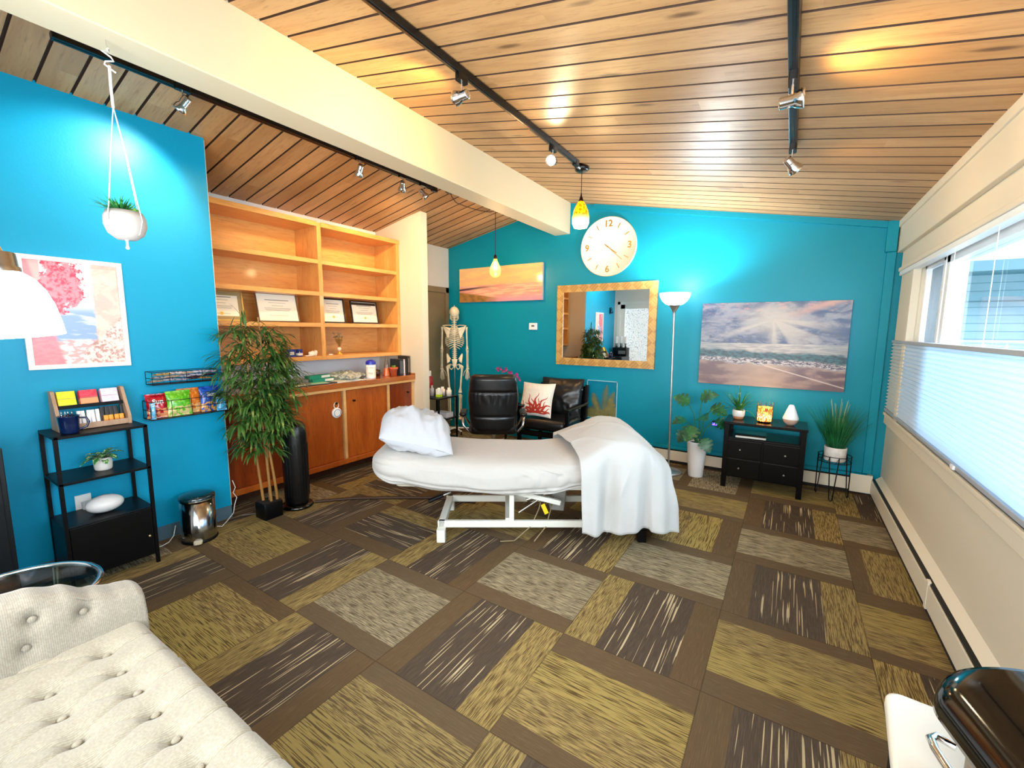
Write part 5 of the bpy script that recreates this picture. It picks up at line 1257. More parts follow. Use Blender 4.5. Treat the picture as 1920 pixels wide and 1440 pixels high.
# armchair with cushion
ac = thing('armchair', 'low black leather armchair with black wooden arms by the teal wall', 'armchair', (-2.36, 4.62, 0), R(4))
MB().rbox((0, -.03, .40), (.56, .56, .13), .06, edge=.04).build('seat_cushion', M_LEATH, ac)
pc = pillow_mesh(.56, .50, .17, 5, .01, 36, .06); E_ = Euler((R(76), 0, 0)).to_matrix(); pc.v = [E_ @ p + Vector((0, .24, .66)) for p in pc.v]; pc.build('back_cushion', M_LEATH, ac, weld=True)
for s in (-1, 1):
    MB().bx(s * .30 - .02, s * .30 + .02, -.33, -.29, 0, .60).build('front_leg', M_BLACKWOOD, ac, bevel=.003)
    MB().box((s * .30, .31, .41), (.04, .04, .84), rx=R(-6)).build('rear_leg', M_BLACKWOOD, ac, bevel=.003)
    MB().bx(s * .30 - .032, s * .30 + .032, -.34, .33, .59, .62).build('arm', M_BLACKWOOD, ac, bevel=.006)
    MB().bx(s * .30 - .012, s * .30 + .012, -.31, .32, .27, .33).build('side_rail', M_BLACKWOOD, ac, bevel=.003)
MB().bx(-.29, .29, -.32, -.29, .27, .33).build('front_rail', M_BLACKWOOD, ac, bevel=.003)
MB().box((0, .33, .56), (.58, .02, .50), rx=R(-8)).build('back_panel', M_BLACKWOOD, ac, bevel=.003)
cu = pillow_mesh(.42, .42, .13, 8, .008, 40, .14); E_ = Euler((R(68), 0, 0)).to_matrix(); cu.v = [E_ @ p for p in cu.v]
cu = cu.build('throw_cushion', noisy('white_canvas', '#f4efe4', '#ece5d6', 60, rough=.85), None, weld=True); cu.location = (-2.50, 4.46, .675); cu.rotation_euler = (0, 0, R(6)); tag(cu, 'white cushion with a red rising sun print on the black armchair', 'cushion')
# the sun print follows the front face of the cushion
def cush_pt(s, t, off=.004):
    k = max(0, (1 - abs(s) ** 2.6)) ** .55 * max(0, (1 - abs(t) ** 2.6)) ** .55
    return E_ @ Vector((s * .21 * (1 - .07 * s * s * (1 - abs(t) ** 1.5)), t * .21 * (1 - .07 * t * t * (1 - abs(s) ** 1.5)), .065 * k + off))
b = MB(); c0 = (.10, -.86)
def ray_poly(a, L, w_, wob):
    left = []; right = []
    for i in range(11):
        t = i / 10; r_ = .22 + L * t; ww = w_ * (1 - t) ** .8; aa = a + wob * math.sin(t * 9) * .10
        for lst, sg in ((left, 1), (right, -1)): lst.append((c0[0] + r_ * math.cos(aa) - sg * ww * math.sin(aa), c0[1] + r_ * math.sin(aa) + sg * ww * math.cos(aa)))
    for i in range(10):
        P = [left[i], left[i + 1], right[i + 1], right[i]]
        P = [(max(-.96, min(.96, p[0])), max(-.88, min(.96, p[1]))) for p in P]
        b.add([cush_pt(*p) for p in P], [(0, 1, 2, 3)])
for k in range(13): ray_poly(R(4 + 172 * k / 12), 1.02 if k % 2 == 0 else .72, .085, 1 if k % 2 else -1)
for k in range(16):
    a0, a1 = PI * k / 16, PI * (k + 1) / 16
    b.add([cush_pt(*c0), cush_pt(c0[0] + .34 * math.cos(a0), max(-.88, c0[1] + .34 * math.sin(a0))), cush_pt(c0[0] + .34 * math.cos(a1), max(-.88, c0[1] + .34 * math.sin(a1)))], [(0, 1, 2)])
b.build('sun_print', mat('red_print', '#b3301a', rough=.8), cu, label='red sun with wavy rays')
# orchid behind the office chair
orc = thing('potted_orchid', 'magenta orchid on a small black stool behind the office chair', 'potted plant', (-3.12, 4.84, .52))
MB().lathe([(0, 0), (.05, 0), (.06, .11), (.055, .11), (.05, .09), (0, .09)], seg=28, caps=False).build('pot', M_WHITE, orc)
b = MB(); b.tube([(0, 0, .09), (-.01, 0, .25), (-.03, 0, .38), (-.10, -.01, .44), (-.20, -.02, .445)], .003, 6); b.tube([(0, 0, .09), (.02, 0, .24), (.05, 0, .34), (.10, -.01, .37), (.15, -.02, .33)], .003, 6); b.build('flower_stem', mat('green_stem', '#3f6a34', rough=.5), orc)
m, n = nmat('orchid_magenta', '#d9208c', rough=.5); n.col(n.mix(n.noise(n.coord(), 40, 2), '#c0106e', '#f04ab0'))
for k, (x, y, z) in enumerate(((-.20, -.02, .445), (-.155, -.03, .46), (-.11, -.03, .43), (-.06, -.03, .455), (.02, -.03, .41), (.07, -.03, .36), (.115, -.03, .385), (.15, -.03, .335), (-.02, -.03, .42))):
    b = MB()
    for j in range(5): a = R(90 + 72 * j + 11 * k); leaf(b, (x, y, z), (math.cos(a), -.25, math.sin(a)), .036, .032, .1, 4, .2, 0, 'oval')
    b.build('blossom', m, orc)
b = MB()
for k in range(6): a = k * 1.05; leaf(b, (0, 0, .10), (math.cos(a), math.sin(a), .9), .19, .05, 1.1, 6, .15, 0, 'oval')
b.build('leaves', leafmat('dark_leaf', '#16352a', '#1f4a34'), orc)
sl = thing('black_stool', 'small black stool carrying the orchid', 'stool', (-3.12, 4.84, 0)); MB().lathe([(0, .49), (.13, .49), (.135, .505), (.13, .519), (0, .519)], seg=32, caps=False).build('seat', M_BLACK, sl)
for k in range(3): a = R(30 + 120 * k); MB().cyl((.09 * math.cos(a), .09 * math.sin(a), .49), (.13 * math.cos(a), .13 * math.sin(a), 0), .01).build('leg', M_BLACK, sl)

# ------------------------------------------------------------------ far wall: pictures, clock, mirror, thermostat
def canvas(name, x0, x1, z0, z1, dep, m, label, side):
    t = thing(name, label, 'picture', ((x0 + x1) / 2, YF - .004, (z0 + z1) / 2)); w_, h_ = (x1 - x0) / 2, (z1 - z0) / 2
    MB().bx(-w_, w_, -dep, 0, -h_, h_).build('stretcher', side, t, bevel=.003)
    MB().bx(-w_ + .001, w_ - .001, -dep - .001, -dep + .0005, -h_ + .001, h_ - .001).build('printed_face', m, t); return t
def uv(n, w_, h_):
    vx, vy, vz = n.sep(n.coord('Object')); return n.m('MULTIPLY_ADD', vx, 1 / w_, .5), n.m('MULTIPLY_ADD', vz, 1 / h_, .5)
# large seascape
m, n = nmat('seascape_print', '#8899aa', rough=.35); U, V = uv(n, 1.27, .85)
P3 = n.coord('Object'); cl = n.noise(n.map(P3, (1.0, 1, 2.4)), 4.2, 6, .62, .5); cl2 = n.noise(n.map(P3, (1.2, 1, 3.2), (3, 0, 1)), 9, 5, .6, .3)
dx = n.m('SUBTRACT', U, .52); dy = n.m('SUBTRACT', V, .80); rad = n.m('SQRT', n.m('ADD', n.m('MULTIPLY', n.m('MULTIPLY', dx, dx), 1.6), n.m('MULTIPLY', n.m('MULTIPLY', dy, dy), 1.8)))
ang = n.m('ARCTAN2', dx, dy); rays = n.noise(n.com(n.m('MULTIPLY', ang, 1.0), 2.4, 0), 2.2, 1)
c = n.mix(n.ss(cl, .38, .62), '#3f5c8c', '#a9aebc')
c = n.mix(n.m('MULTIPLY', n.ss(cl2, .5, .66), n.ss(V, .72, 1.0)), c, '#d9a9a8')
c = n.mix(n.m('MULTIPLY', n.ss(cl2, .52, .64), n.ss(V, .9, .6)), c, '#5c6782')
glow = n.m('SUBTRACT', 1, n.ss(rad, .02, .38)); c = n.mix(n.m('MULTIPLY', glow, .8), c, '#e9e0cc')
rr = n.m('MULTIPLY', n.m('MULTIPLY', n.ss(rays, .46, .60), n.m('LESS_THAN', V, .80)), n.m('SUBTRACT', 1, n.ss(rad, .25, .62))); c = n.mix(n.m('MULTIPLY', rr, .7), c, '#e6dccc')
c = n.mix(n.m('MULTIPLY', n.ss(n.m('ABSOLUTE', n.m('SUBTRACT', n.m('MULTIPLY_ADD', U, .55, .50), V)), .07, .0), n.ss(U, .5, .9)), c, '#e9b9a8')
sea = n.mix(n.ss(n.noise(n.map(P3, (1, 1, 9)), 9, 4), .4, .6), '#b9b6b4', '#e6dfd4'); sea = n.mix(n.m('MULTIPLY', n.ss(n.m('ABSOLUTE', dx), .1, .5), .6), sea, '#8fa2ab')
c = n.mix(n.m('LESS_THAN', V, .515), c, sea)
wv = n.m('ADD', V, n.m('MULTIPLY', n.m('SUBTRACT', n.noise(n.map(P3, (1, 1, 1)), 7, 4), .5), .10)); wv = n.m('ADD', wv, n.m('MULTIPLY', U, .05))
wb = n.m('MULTIPLY', n.ss(wv, .33, .36), n.ss(wv, .46, .42)); c = n.mix(wb, c, n.mix(n.ss(n.noise(n.map(P3, (1, 1, 2)), 24, 4), .4, .6), '#0d3f4e', '#2f7480'))
fm = n.m('MULTIPLY', n.ss(wv, .27, .31), n.ss(wv, .37, .33)); c = n.mix(fm, c, n.mix(n.ss(n.noise(n.map(P3, (1, 1, 2.5)), 26, 5, .7), .44, .56), '#4c4560', '#e9e2e0'))
sand = n.mix(n.ss(n.noise(n.map(P3, (.8, 1, 2.6)), 6, 5), .38, .62), '#7d6068', '#c4a698'); sand = n.mix(n.m('MULTIPLY', n.ss(n.m('ABSOLUTE', n.m('SUBTRACT', U, .45)), .3, .02), .7), sand, '#ecd3b6')
sand = n.mix(n.ss(n.m('ABSOLUTE', n.m('SUBTRACT', n.m('MULTIPLY_ADD', U, -.42, .46), V)), .010, .002), sand, '#efdccf'); sand = n.mix(n.m('MULTIPLY', n.m('LESS_THAN', V, n.m('MULTIPLY_ADD', U, -.42, .45)), 1.0), sand, n.mix(.35, sand, '#8a6a68'))
c = n.mix(n.ss(wv, .30, .275), c, sand); n.col(n.mix(1.0, c, '#cdcace', 'MULTIPLY'))
canvas('seascape_canvas', -.815, .455, .944, 1.795, .035, m, 'large canvas of sun rays over breaking waves above the black console', mat('canvas_edge', '#3f6f96', rough=.5))
# long beach canvas
m, n = nmat('sunset_beach_print', '#eeb070', rough=.16, coat=.5); U, V = uv(n, 1.40, .48); P3 = n.coord('Object'); ns = n.noise(n.map(P3, (.6, 1, 3)), 5, 4)
c = n.mix(V, '#f0a66e', '#f7d38a'); c = n.mix(n.m('MULTIPLY', n.ss(ns, .42, .62), .45), c, '#e8a98a')
hz = n.m('ADD', V, n.m('MULTIPLY', n.m('SUBTRACT', ns, .5), .06))
c = n.mix(n.m('MULTIPLY', n.ss(V, .50, .47), 1.0), c, n.mix(n.ss(n.noise(n.map(P3, (.5, 1, 8)), 8, 4), .4, .6), '#e79a8a', '#f0bf9a'))
lnd = n.m('MULTIPLY', n.ss(n.m('ABSOLUTE', n.m('SUBTRACT', V, n.m('MULTIPLY_ADD', U, .16, .37))), .045, .01), n.ss(U, .62, .1)); c = n.mix(lnd, c, '#4a2a38')
c = n.mix(n.m('MULTIPLY', n.ss(V, n.m('MULTIPLY_ADD', U, -.3, .34), 0) if False else n.ss(n.m('SUBTRACT', n.m('MULTIPLY_ADD', U, -.42, .34), V), 0, .06), 1), c, n.mix(n.ss(n.noise(P3, 12, 4), .4, .6), '#b07a3c', '#8a6a3a'))
c = n.mix(n.m('MULTIPLY', n.ss(V, .22, .05), n.ss(U, .3, .6)), c, '#d99aa8'); n.col(c)
canvas('beach_canvas', -4.155, -2.768, 1.892, 2.372, .04, m, 'long glossy sunset beach canvas between skeleton and clock', mat('pale_canvas_edge', '#d9c7c9', rough=.4))

# clock
ck = thing('wall_clock', 'large round ivory wall clock with brass numerals and hands', 'clock', (-1.905, YF, 2.488)); RC = .340
E2 = Euler((PI / 2, 0, 0)).to_matrix()
MB().lathe([(0, 0), (RC, 0), (RC + .004, .006), (RC + .004, .022), (RC, .026), (RC - .006, .024), (RC - .008, .02), (0, .02)], (0, 0, 0), 72, E2, caps=False).build('clock_face', mat('ivory_dial', '#f4ead8', rough=.5), ck)
MB().lathe([(RC - .005, .0235), (RC, .0275), (RC + .005, .0235), (RC + .005, .004)], (0, 0, 0), 72, E2, caps=False).build('rim', mat('champagne_rim', '#e2cfa8', rough=.4, metal=.3), ck)
M_BRASS = mat('brass_numerals', '#c29a4e', rough=.3, metal=.6)
for k in range(12):
    if k % 3: a = R(90 - 30 * k); q = MB().box((.262 * math.cos(a), -.0225, .262 * math.sin(a)), (.062, .005, .008), ry=-a); q.build('hour_marker', M_BRASS, ck)
for s_, a in (('12', 90), ('3', 0), ('6', -90), ('9', 180)): text('numeral', s_, .105, M_BRASS, ck, (.262 * math.cos(R(a)), -.0205, .262 * math.sin(R(a))), (PI / 2, 0, 0), .0025, bold=.0022)
def hand(nm, deg, L, tail, w_, yy): a = R(90 - deg); c_ = (L - tail) / 2; MB().box((c_ * math.cos(a), yy, c_ * math.sin(a)), (L + tail, .002, w_), ry=-a).build(nm, M_BRASS, ck)
hand('hour_hand', 127, .14, .04, .010, -.026); hand('minute_hand', 132, .235, .05, .006, -.030); hand('second_hand', 250, .21, .10, .002, -.033)
MB().cyl((0, -.02, 0), (0, -.036, 0), .009).build('hub', M_BRASS, ck)

# mirror with herringbone gold frame
mi = thing('wall_mirror', 'rectangular mirror in a wide herringbone gold wood frame', 'mirror', (-1.925, YF, 1.562)); MW, MH, FW = .628, .50, .088
m, n = nmat('gold_herringbone', '#c79b52', rough=.38, coat=.2); vx, vy, vz = n.sep(n.coord('Object'))
p1 = n.m('ABSOLUTE', n.m('SUBTRACT', n.m('FRACT', n.m('MULTIPLY', vx, 1 / .19)), .5)); tri = n.m('SUBTRACT', p1, n.m('MULTIPLY', vz, 2.6))
dg1 = n.m('FRACT', n.m('MULTIPLY', n.m('ADD', vx, vz), 24)); dg2 = n.m('FRACT', n.m('MULTIPLY', n.m('SUBTRACT', vx, vz), 24))
chk = n.m('MODULO', n.m('ABSOLUTE', n.m('ADD', n.m('FLOOR', n.m('MULTIPLY', n.m('ADD', vx, vz), 7.5)), n.m('FLOOR', n.m('MULTIPLY', n.m('SUBTRACT', vx, vz), 7.5)))), 2)
ln = n.mix(chk, n.m('LESS_THAN', dg1, .16), n.m('LESS_THAN', dg2, .16)); c = n.mix(chk, '#cfa45c', '#b58743'); c = n.mix(n.m('MULTIPLY', ln, .5), c, '#e6c98a'); c = n.mix(n.m('MULTIPLY', n.noise(n.coord('Object'), 22, 3), .35), c, '#9a6f34'); n.col(c)
for nm, poly in (('frame_top', [(-MW, MH), (MW, MH), (MW - FW, MH - FW), (-MW + FW, MH - FW)]), ('frame_bottom', [(-MW, -MH), (MW, -MH), (MW - FW, -MH + FW), (-MW + FW, -MH + FW)]), ('frame_side', [(-MW, -MH), (-MW, MH), (-MW + FW, MH - FW), (-MW + FW, -MH + FW)]), ('frame_side', [(MW, -MH), (MW, MH), (MW - FW, MH - FW), (MW - FW, -MH + FW)])):
    MB().prism(poly, .004, .038, Matrix(((1, 0, 0, 0), (0, 0, -1, 0), (0, 1, 0, 0), (0, 0, 0, 1)))).build(nm, m, mi, bevel=.003)
MB().bx(-MW + FW, MW - FW, -.030, -.02, -MH + FW, MH - FW).build('mirror_glass', mat('mirror_silver', '#f2f4f4', rough=.0, metal=1.0), mi)

# thermostat and palm leaf picture
th = thing('thermostat', 'small white thermostat on the teal wall left of the mirror', 'thermostat', (-2.915, YF, 1.548))
MB().rbox((0, -.014, 0), (.10, .09, .028), .012, rx=0).build('body', M_WHITEP, th) if False else MB().bx(-.062, .062, -.024, 0, -.046, .046).build('body', M_WHITEP, th, bevel=.008)
MB().bx(-.022, .022, -.0255, -.023, -.004, .018).build('display', mat('lcd_grey', '#5a625c', rough=.3), th)
pp = thing('palm_leaf_picture', 'glass framed golden palm leaf picture below the mirror', 'picture', (-1.92, YF, .648)); PW, PH = .197, .238
b = MB(); 
for x0, x1, z0, z1 in ((-PW, PW, PH - .008, PH), (-PW, PW, -PH, -PH + .008), (-PW, -PW + .008, -PH, PH), (PW - .008, PW, -PH, PH)): b.bx(x0, x1, -.022, -.006, z0, z1)
b.build('frame', mat('pale_blue_frame', '#9fd0dc', rough=.3), pp)
MB().bx(-PW + .008, PW - .008, -.0165, -.0155, -PH + .008, PH - .008).build('glass_pane', M_PANE, pp)
m, n = nmat('gold_leaf', '#a58c4a', rough=.35, metal=.3); n.col(n.mix(n.noise(n.coord(), 30, 3), '#8d7a40', '#c8b070'))
b = MB(); r6 = random.Random(3)
def frond(x0, z0, a, L):
    px_, pz = x0, z0
    for i in range(17):
        t = i / 16; px_ = x0 + L * t * math.cos(a); pz = z0 + L * t * math.sin(a) - .02 * t * t
        for sg in (-1, 1):
            aa = a + sg * R(38 - 12 * t); ll = .10 * math.sin(PI * (.18 + .78 * t)); x2, z2 = px_ + ll * math.cos(aa), pz + ll * math.sin(aa)
            x2 = max(-PW + .01, min(PW - .01, x2)); z2 = max(-PH + .01, min(PH - .01, z2)); nx, nz_ = -math.sin(aa) * .0045, math.cos(aa) * .0045
            b.add([(px_ + nx, -.0145, pz + nz_), (px_ - nx, -.0145, pz - nz_), (x2, -.013, z2)], [(0, 1, 2)])
    b.add([(x0 - .003, -.0142, z0), (x0 + .003, -.0142, z0), (px_, -.0142, pz)], [(0, 1, 2)])
frond(.02, -.20, R(84), .40); frond(.04, -.2, R(70), .34); frond(-.04, -.2, R(104), .30); frond(.09, -.2, R(80), .25); frond(.0, -.19, R(118), .25); frond(-.02, -.20, R(150), .17); frond(.06, -.2, R(60), .2)
b.add([(-PW + .008, -.0140, -PH + .008), (PW - .008, -.0140, -PH + .008), (PW - .008, -.0140, -.08), (.05, -.0140, -.10), (-.06, -.0140, -.16), (-PW + .008, -.0140, -.13)], [(0, 1, 2, 3, 4, 5)])
b.build('palm_leaf', m, pp, solid=.001)

# ------------------------------------------------------------------ baseboard heaters
M_HEAT = mat('cream_heater_enamel', '#e9e0cb', rough=.4)
def heater(name, label, axis):
    pass
hl = thing('baseboard_heater', 'cream baseboard heater along the teal far wall', 'baseboard heater', (-.6, YF, 0))
MB().bx(-1.55, 1.29, -.055, -.045, .035, .150).build('front_panel', M_HEAT, hl, bevel=.002)
MB().bx(-1.55, 1.29, -.052, -.006, .150, .166).build('air_slot', M_BLACK, hl)
MB().bx(-1.55, 1.29, -.05, 0, .005, .036).build('lower_gap', mat('dark_gap', '#1c1612', rough=.8), hl)
MB().bx(-1.55, 1.29, -.060, 0, .166, .196).build('top_cap', M_TEAL, hl, bevel=.004)
MB().bx(1.16, 1.33, -.062, 0, .02, .19).build('end_cap', M_HEAT, hl, bevel=.003)
hr = thing('baseboard_heater', 'long cream baseboard heater under the windows', 'baseboard heater', (XR, 2.4, 0))
MB().bx(-.07, -.062, -2.55, 2.62, .03, .155).build('front_panel', M_HEAT, hr, bevel=.002)
MB().box((-.064, .66, .095), (.016, .035, .16)).build('joint_cover', M_HEAT, hr, bevel=.003)
MB().bx(-.062, -.030, -2.55, 2.62, .150, .164).build('air_slot', M_BLACK, hr)
b = MB(); b.prism([(-.042, .165), (0, .200), (0, .19), (-.036, .158)], -2.55, 2.62, Matrix(((1, 0, 0, 0), (0, 0, 1, 0), (0, 1, 0, 0), (0, 0, 0, 1)))); b.build('top_cap', M_HEAT, hr)
MB().bx(-.064, 0, -2.55, 2.62, .0, .03).build('lower_gap', bpy.data.materials['dark_gap'], hr)

# ------------------------------------------------------------------ pleated shade and its cords
def shade_mat():
    m = bpy.data.materials.new('pale_blue_shade'); m.use_nodes = True; t = m.node_tree; b_ = t.nodes['Principled BSDF']
    b_.inputs['Base Color'].default_value = lin4('#edf2f4'); b_.inputs['Roughness'].default_value = .8; b_.inputs['Specular IOR Level'].default_value = .1
    tr = t.nodes.new('ShaderNodeBsdfTranslucent'); tr.inputs[0].default_value = lin4('#d6ebf8'); mx = t.nodes.new('ShaderNodeMixShader'); mx.inputs[0].default_value = .55
    o = t.nodes['Material Output']; t.links.new(b_.outputs[0], mx.inputs[1]); t.links.new(tr.outputs[0], mx.inputs[2]); t.links.new(mx.outputs[0], o.inputs[0]); return m
M_SHADE = shade_mat()
ps = thing('pleated_shade', 'pale blue pleated shade covering the lower half of the long window', 'window shade', (.765, 2.6, .81))
b = MB(); NP = 20; zs0, zs1 = .835, 1.415; ph = (zs1 - zs0) / NP
for k in range(NP):
    z0 = zs0 + k * ph
    for sg in (1, -1):
        b.add([(.765, .3, z0), (.765 - sg * .017, .3, z0 + ph / 2), (.765 - sg * .017, 4.99, z0 + ph / 2), (.765, 4.99, z0)], [(0, 1, 2, 3)])
        b.add([(.765 - sg * .017, .3, z0 + ph / 2), (.765, .3, z0 + ph), (.765, 4.99, z0 + ph), (.765 - sg * .017, 4.99, z0 + ph / 2)], [(0, 1, 2, 3)])
W(b, 'pleated_fabric', M_SHADE, ps)
M_RAIL = mat('grey_shade_rail', '#a9aeb6', rough=.4)
W(MB().bx(.748, .782, .3, 4.995, 1.413, 1.437), 'top_rail', M_RAIL, ps, bevel=.003); W(MB().bx(.748, .782, .3, 4.995, .812, .836), 'bottom_rail', M_RAIL, ps, bevel=.003)
W(MB().bx(.745, .80, .3, 4.99, 1.985, 2.02), 'head_rail', M_VINYL, ps, bevel=.003)
b = None
for y in (4.62, 3.55, 2.92, 2.35, 1.5, .8): W(MB().cyl((.765, y, 1.43), (.765, y, 1.99), .0016, seg=6), 'cord', M_CABLE, ps)
W(MB().rbox((.745, 3.02, .822), (.012, .05, .02), .004), 'handle_tab', M_WHITEP, ps)

# ------------------------------------------------------------------ torchiere neighbours: monstera, console, grass plant
M_MON = leafmat('monstera_green', '#10442a', '#1c6036', '#2c7640', 12, .35)
mn = thing('monstera_plant', 'monstera in a tall white tapered planter by the far wall', 'potted plant', (-.735, 4.72, 0))
MB().lathe([(0, 0), (.070, 0), (.072, .01), (.098, .36), (.101, .372), (.094, .372), (.090, .34), (0, .34)], seg=40, caps=False).build('planter', mat('white_speckled_planter', '#eeeae6', rough=.5), mn)
MB().lathe([(0, .342), (.09, .345)], seg=24, caps=False).build('soil', bpy.data.materials['dark_soil'], mn)
def monstera_leaf(par, base, tip_dir, size, face):
    """heart shaped leaf with side notches"""
    d = Vector(tip_dir).normalized(); nrm = Vector(face).normalized(); sd = d.cross(nrm).normalized(); nrm = sd.cross(d)
    prof = [(0, 0), (.10, .30), (.16, .46), (.22, .20), (.28, .52), (.42, .54), (.45, .22), (.52, .50), (.64, .44), (.66, .18), (.74, .34), (.86, .20), (1, 0)]
    b = MB(); vs = []
    for u_, w_ in prof:
        for sg in (-1, 0, 1): vs.append(Vector(base) + (d * (u_ - .12) + sd * (sg * w_ * .92)) * size + nrm * size * (.10 * abs(sg) * w_ * 2 - .22 * u_ * u_))
    fs = []
    for i in range(len(prof) - 1): k = i * 3; fs += [(k, k + 1, k + 4, k + 3), (k + 1, k + 2, k + 5, k + 4)]
    b.add(vs, fs, True); return b.build('leaf', M_MON, par)
stm = MB()
for (x, y, z, dx_, dy_, dz_, s_, fx_, fy_, fz_) in ((-.12, -.10, .60, -.8, -.6, -.15, .15, 0, -.5, 1), (-.10, -.08, .78, -.7, -.2, .35, .17, .2, -.8, .7), (.02, .0, .82, .5, -.1, .25, .18, 0, -.7, .8), (.13, -.04, .74, .9, -.1, -.25, .17, 0, -.7, .8),
        (.17, .0, .60, .9, 0, -.4, .15, 0, -.7, .8), (-.03, -.12, .53, -.2, -.6, -.5, .19, 0, -.8, .5), (-.10, -.10, .47, -.5, -.5, -.7, .15, 0, -.8, .5), (.08, -.13, .42, .5, -.4, -.8, .15, 0, -.9, .4), (.03, -.10, .64, .3, -.5, .1, .15, 0, -.7, .7)):
    monstera_leaf(mn, (x, y, z), (dx_, dy_, dz_), s_, (fx_, fy_, fz_)); stm.tube([(x * .08, y * .08, .34), (x * .4, y * .4, lerp(.34, z, .7)), (x, y, z)], [.006, .005, .003], 6)
stm.build('stems', mat('green_stem2', '#2f6a3a', rough=.5), mn)
# console
cs = thing('console_table', 'black console table with four drawers and an open shelf under the seascape', 'console table', (-.145, 4.74, 0)); CX0, CX1, CY0, CY1 = -.33, .33, -.20, .20
for x in (CX0 + .022, CX1 - .022):
    for y in (CY0 + .022, CY1 - .022): MB().bx(x - .022, x + .022, y - .022, y + .022, 0, .625).build('leg', M_BLACKWOOD, cs, bevel=.003)
MB().bx(CX0 - .008, CX1 + .008, CY0 - .008, CY1 + .008, .62, .645).build('tabletop', M_BLACKWOOD, cs, bevel=.004)
MB().bx(CX0 + .02, CX1 - .02, CY0 + .02, CY1 - .01, .485, .50).build('shelf', M_BLACKWOOD, cs)
MB().bx(CX0 + .02, CX1 - .02, CY0 + .012, CY1 - .01, .11, .485).build('drawer_case', M_BLACKWOOD, cs)
for i, x in enumerate((-.155, .155)):
    for j, z in enumerate((.205, .385)):
        dr = MB().bx(x - .145, x + .145, CY0 + .002, CY0 + .014, z - .085, z + .085).build('drawer', M_BLACKWOOD, cs, bevel=.003)
        MB().lathe([(0, 0), (.006, 0), (.006, .01), (.012, .018), (.008, .026), (0, .027)], (x * 1.18, CY0 + .002, z + (.0 if j else .0)), 16, Euler((PI / 2, 0, 0)).to_matrix(), caps=False).build('knob', mat('silver_knob', '#8a8a8c', rough=.3, metal=1) if not (i or j) else bpy.data.materials['silver_knob'], dr)
dv = thing('media_box', 'silver edged flat device lying in the open shelf of the black console', 'media player', (-.255, 4.63, .5005), R(4))
MB().rbox((0, 0, .022), (.26, .22, .036), .012).build('casing', M_GLOSS, dv); MB().rbox((0, -.112, .018), (.25, .008, .016), .003).build('silver_edge', mat('silver_edge', '#d8dcd8', rough=.3, metal=.6), dv); 
bk_led = thing('led_strip_light', 'small glowing blue light behind the monstera leaves', 'light', (-.60, 4.97, .52)); MB().rbox((0, 0, 0), (.075, .02, .022), .006).build('lens', mat('blue_led', '#3030ff', emit='#3a2cff', estr=9), bk_led); MB().rbox((0, .06, 0), (.09, .10, .04), .01).build('wall_mount', M_BLACK, bk_led)
# spiky plant
sp = thing('spiky_potted_plant', 'spiky plant in a white pot with wooden foot at the left console end', 'potted plant', (-.378, 4.74, .6455))
MB().lathe([(0, 0), (.040, 0), (.050, .03), (0, .03)], seg=32, caps=False).build('wooden_foot', mat('tan_foot', '#a8714a', rough=.5), sp)
MB().lathe([(.050, .03), (.054, .04), (.056, .088), (.053, .092), (.049, .088), (.046, .08), (0, .08)], seg=32, caps=False).build('pot', M_WHITE, sp)
b = MB(); r7 = random.Random(12)
for k in range(44):
    a = k * 2.4; e = r7.uniform(.5, 3.2) if k > 8 else 4; leaf(b, (.008 * math.cos(a), .008 * math.sin(a), .08), (math.cos(a), math.sin(a), e), r7.uniform(.16, .30), .014, r7.uniform(.2, 1.1), 6, .4, 0, 'blade')
b.build('leaves', leafmat('spiky_green', '#1f5c2c', '#3f8f2f', '#a8b83a', 8, .4), sp)
# glowing candle holder
gc = thing('salt_lamp', 'glowing amber twig candle holder in the middle of the black console', 'lamp', (-.155, 4.71, .6455))
m, n = nmat('amber_glow_stones', '#ff9a2a', rough=.5); vv = n.vor(n.map(n.coord('Object'), (1, 1, .35)), 70, 'DISTANCE_TO_EDGE'); vx, vy, vz = n.sep(n.coord('Object'))
cc = n.mix(n.ss(vv, .03, .25), '#7a2a05', '#ffb347'); n.col(cc); n.put(n.bsdf.inputs['Emission Color'], n.mix(n.ss(n.m('ABSOLUTE', n.m('SUBTRACT', vz, .06)), .05, 0), cc, n.mix(n.ss(vv, .02, .2), '#d05a10', '#fff0a8'))); n.bsdf.inputs['Emission Strength'].default_value = 2.6
MB().lathe([(.058, .012), (.062, .03), (.064, .09), (.062, .145), (.056, .145), (.058, .09), (.055, .02)], seg=36, caps=False).build('glowing_shell', m, gc)
b = MB()
for k in range(30): a = 2 * PI * k / 30; r_ = .066; b.tube([(r_ * math.cos(a), r_ * math.sin(a), .012), (r_ * 1.02 * math.cos(a + .05), r_ * 1.02 * math.sin(a + .05), .08), (r_ * .99 * math.cos(a), r_ * .99 * math.sin(a), .15 + .02 * (k % 3) + .01 * (k % 2))], .0018, 5)
b.build('twig_cage', mat('dark_wire', '#2a1a12', rough=.5), gc)
MB().lathe([(0, 0), (.05, 0), (.06, .012), (0, .014)], seg=28, caps=False).build('base', M_BLACKWOOD, gc)
light('salt_lamp_glow', 'POINT', (-.155, 4.71, .83), 1.6, (1, .62, .22), shadow_soft_size=.03)
# drop diffuser
dd = thing('drop_diffuser', 'white cone shaped aroma diffuser on the right of the black console', 'diffuser', (.055, 4.69, .6455))
MB().lathe([(0, 0), (.026, 0), (.052, .026), (.062, .052), (.063, .058), (0, .058)], seg=40, caps=False).build('base_bowl', mat('warm_grey_wood', '#c7a796', rough=.5), dd)
MB().lathe([(.063, .058), (.064, .066), (.052, .10), (.036, .145), (.022, .182), (.016, .19), (0, .192)], seg=40, caps=False).build('cone_cover', M_WHITEP, dd)
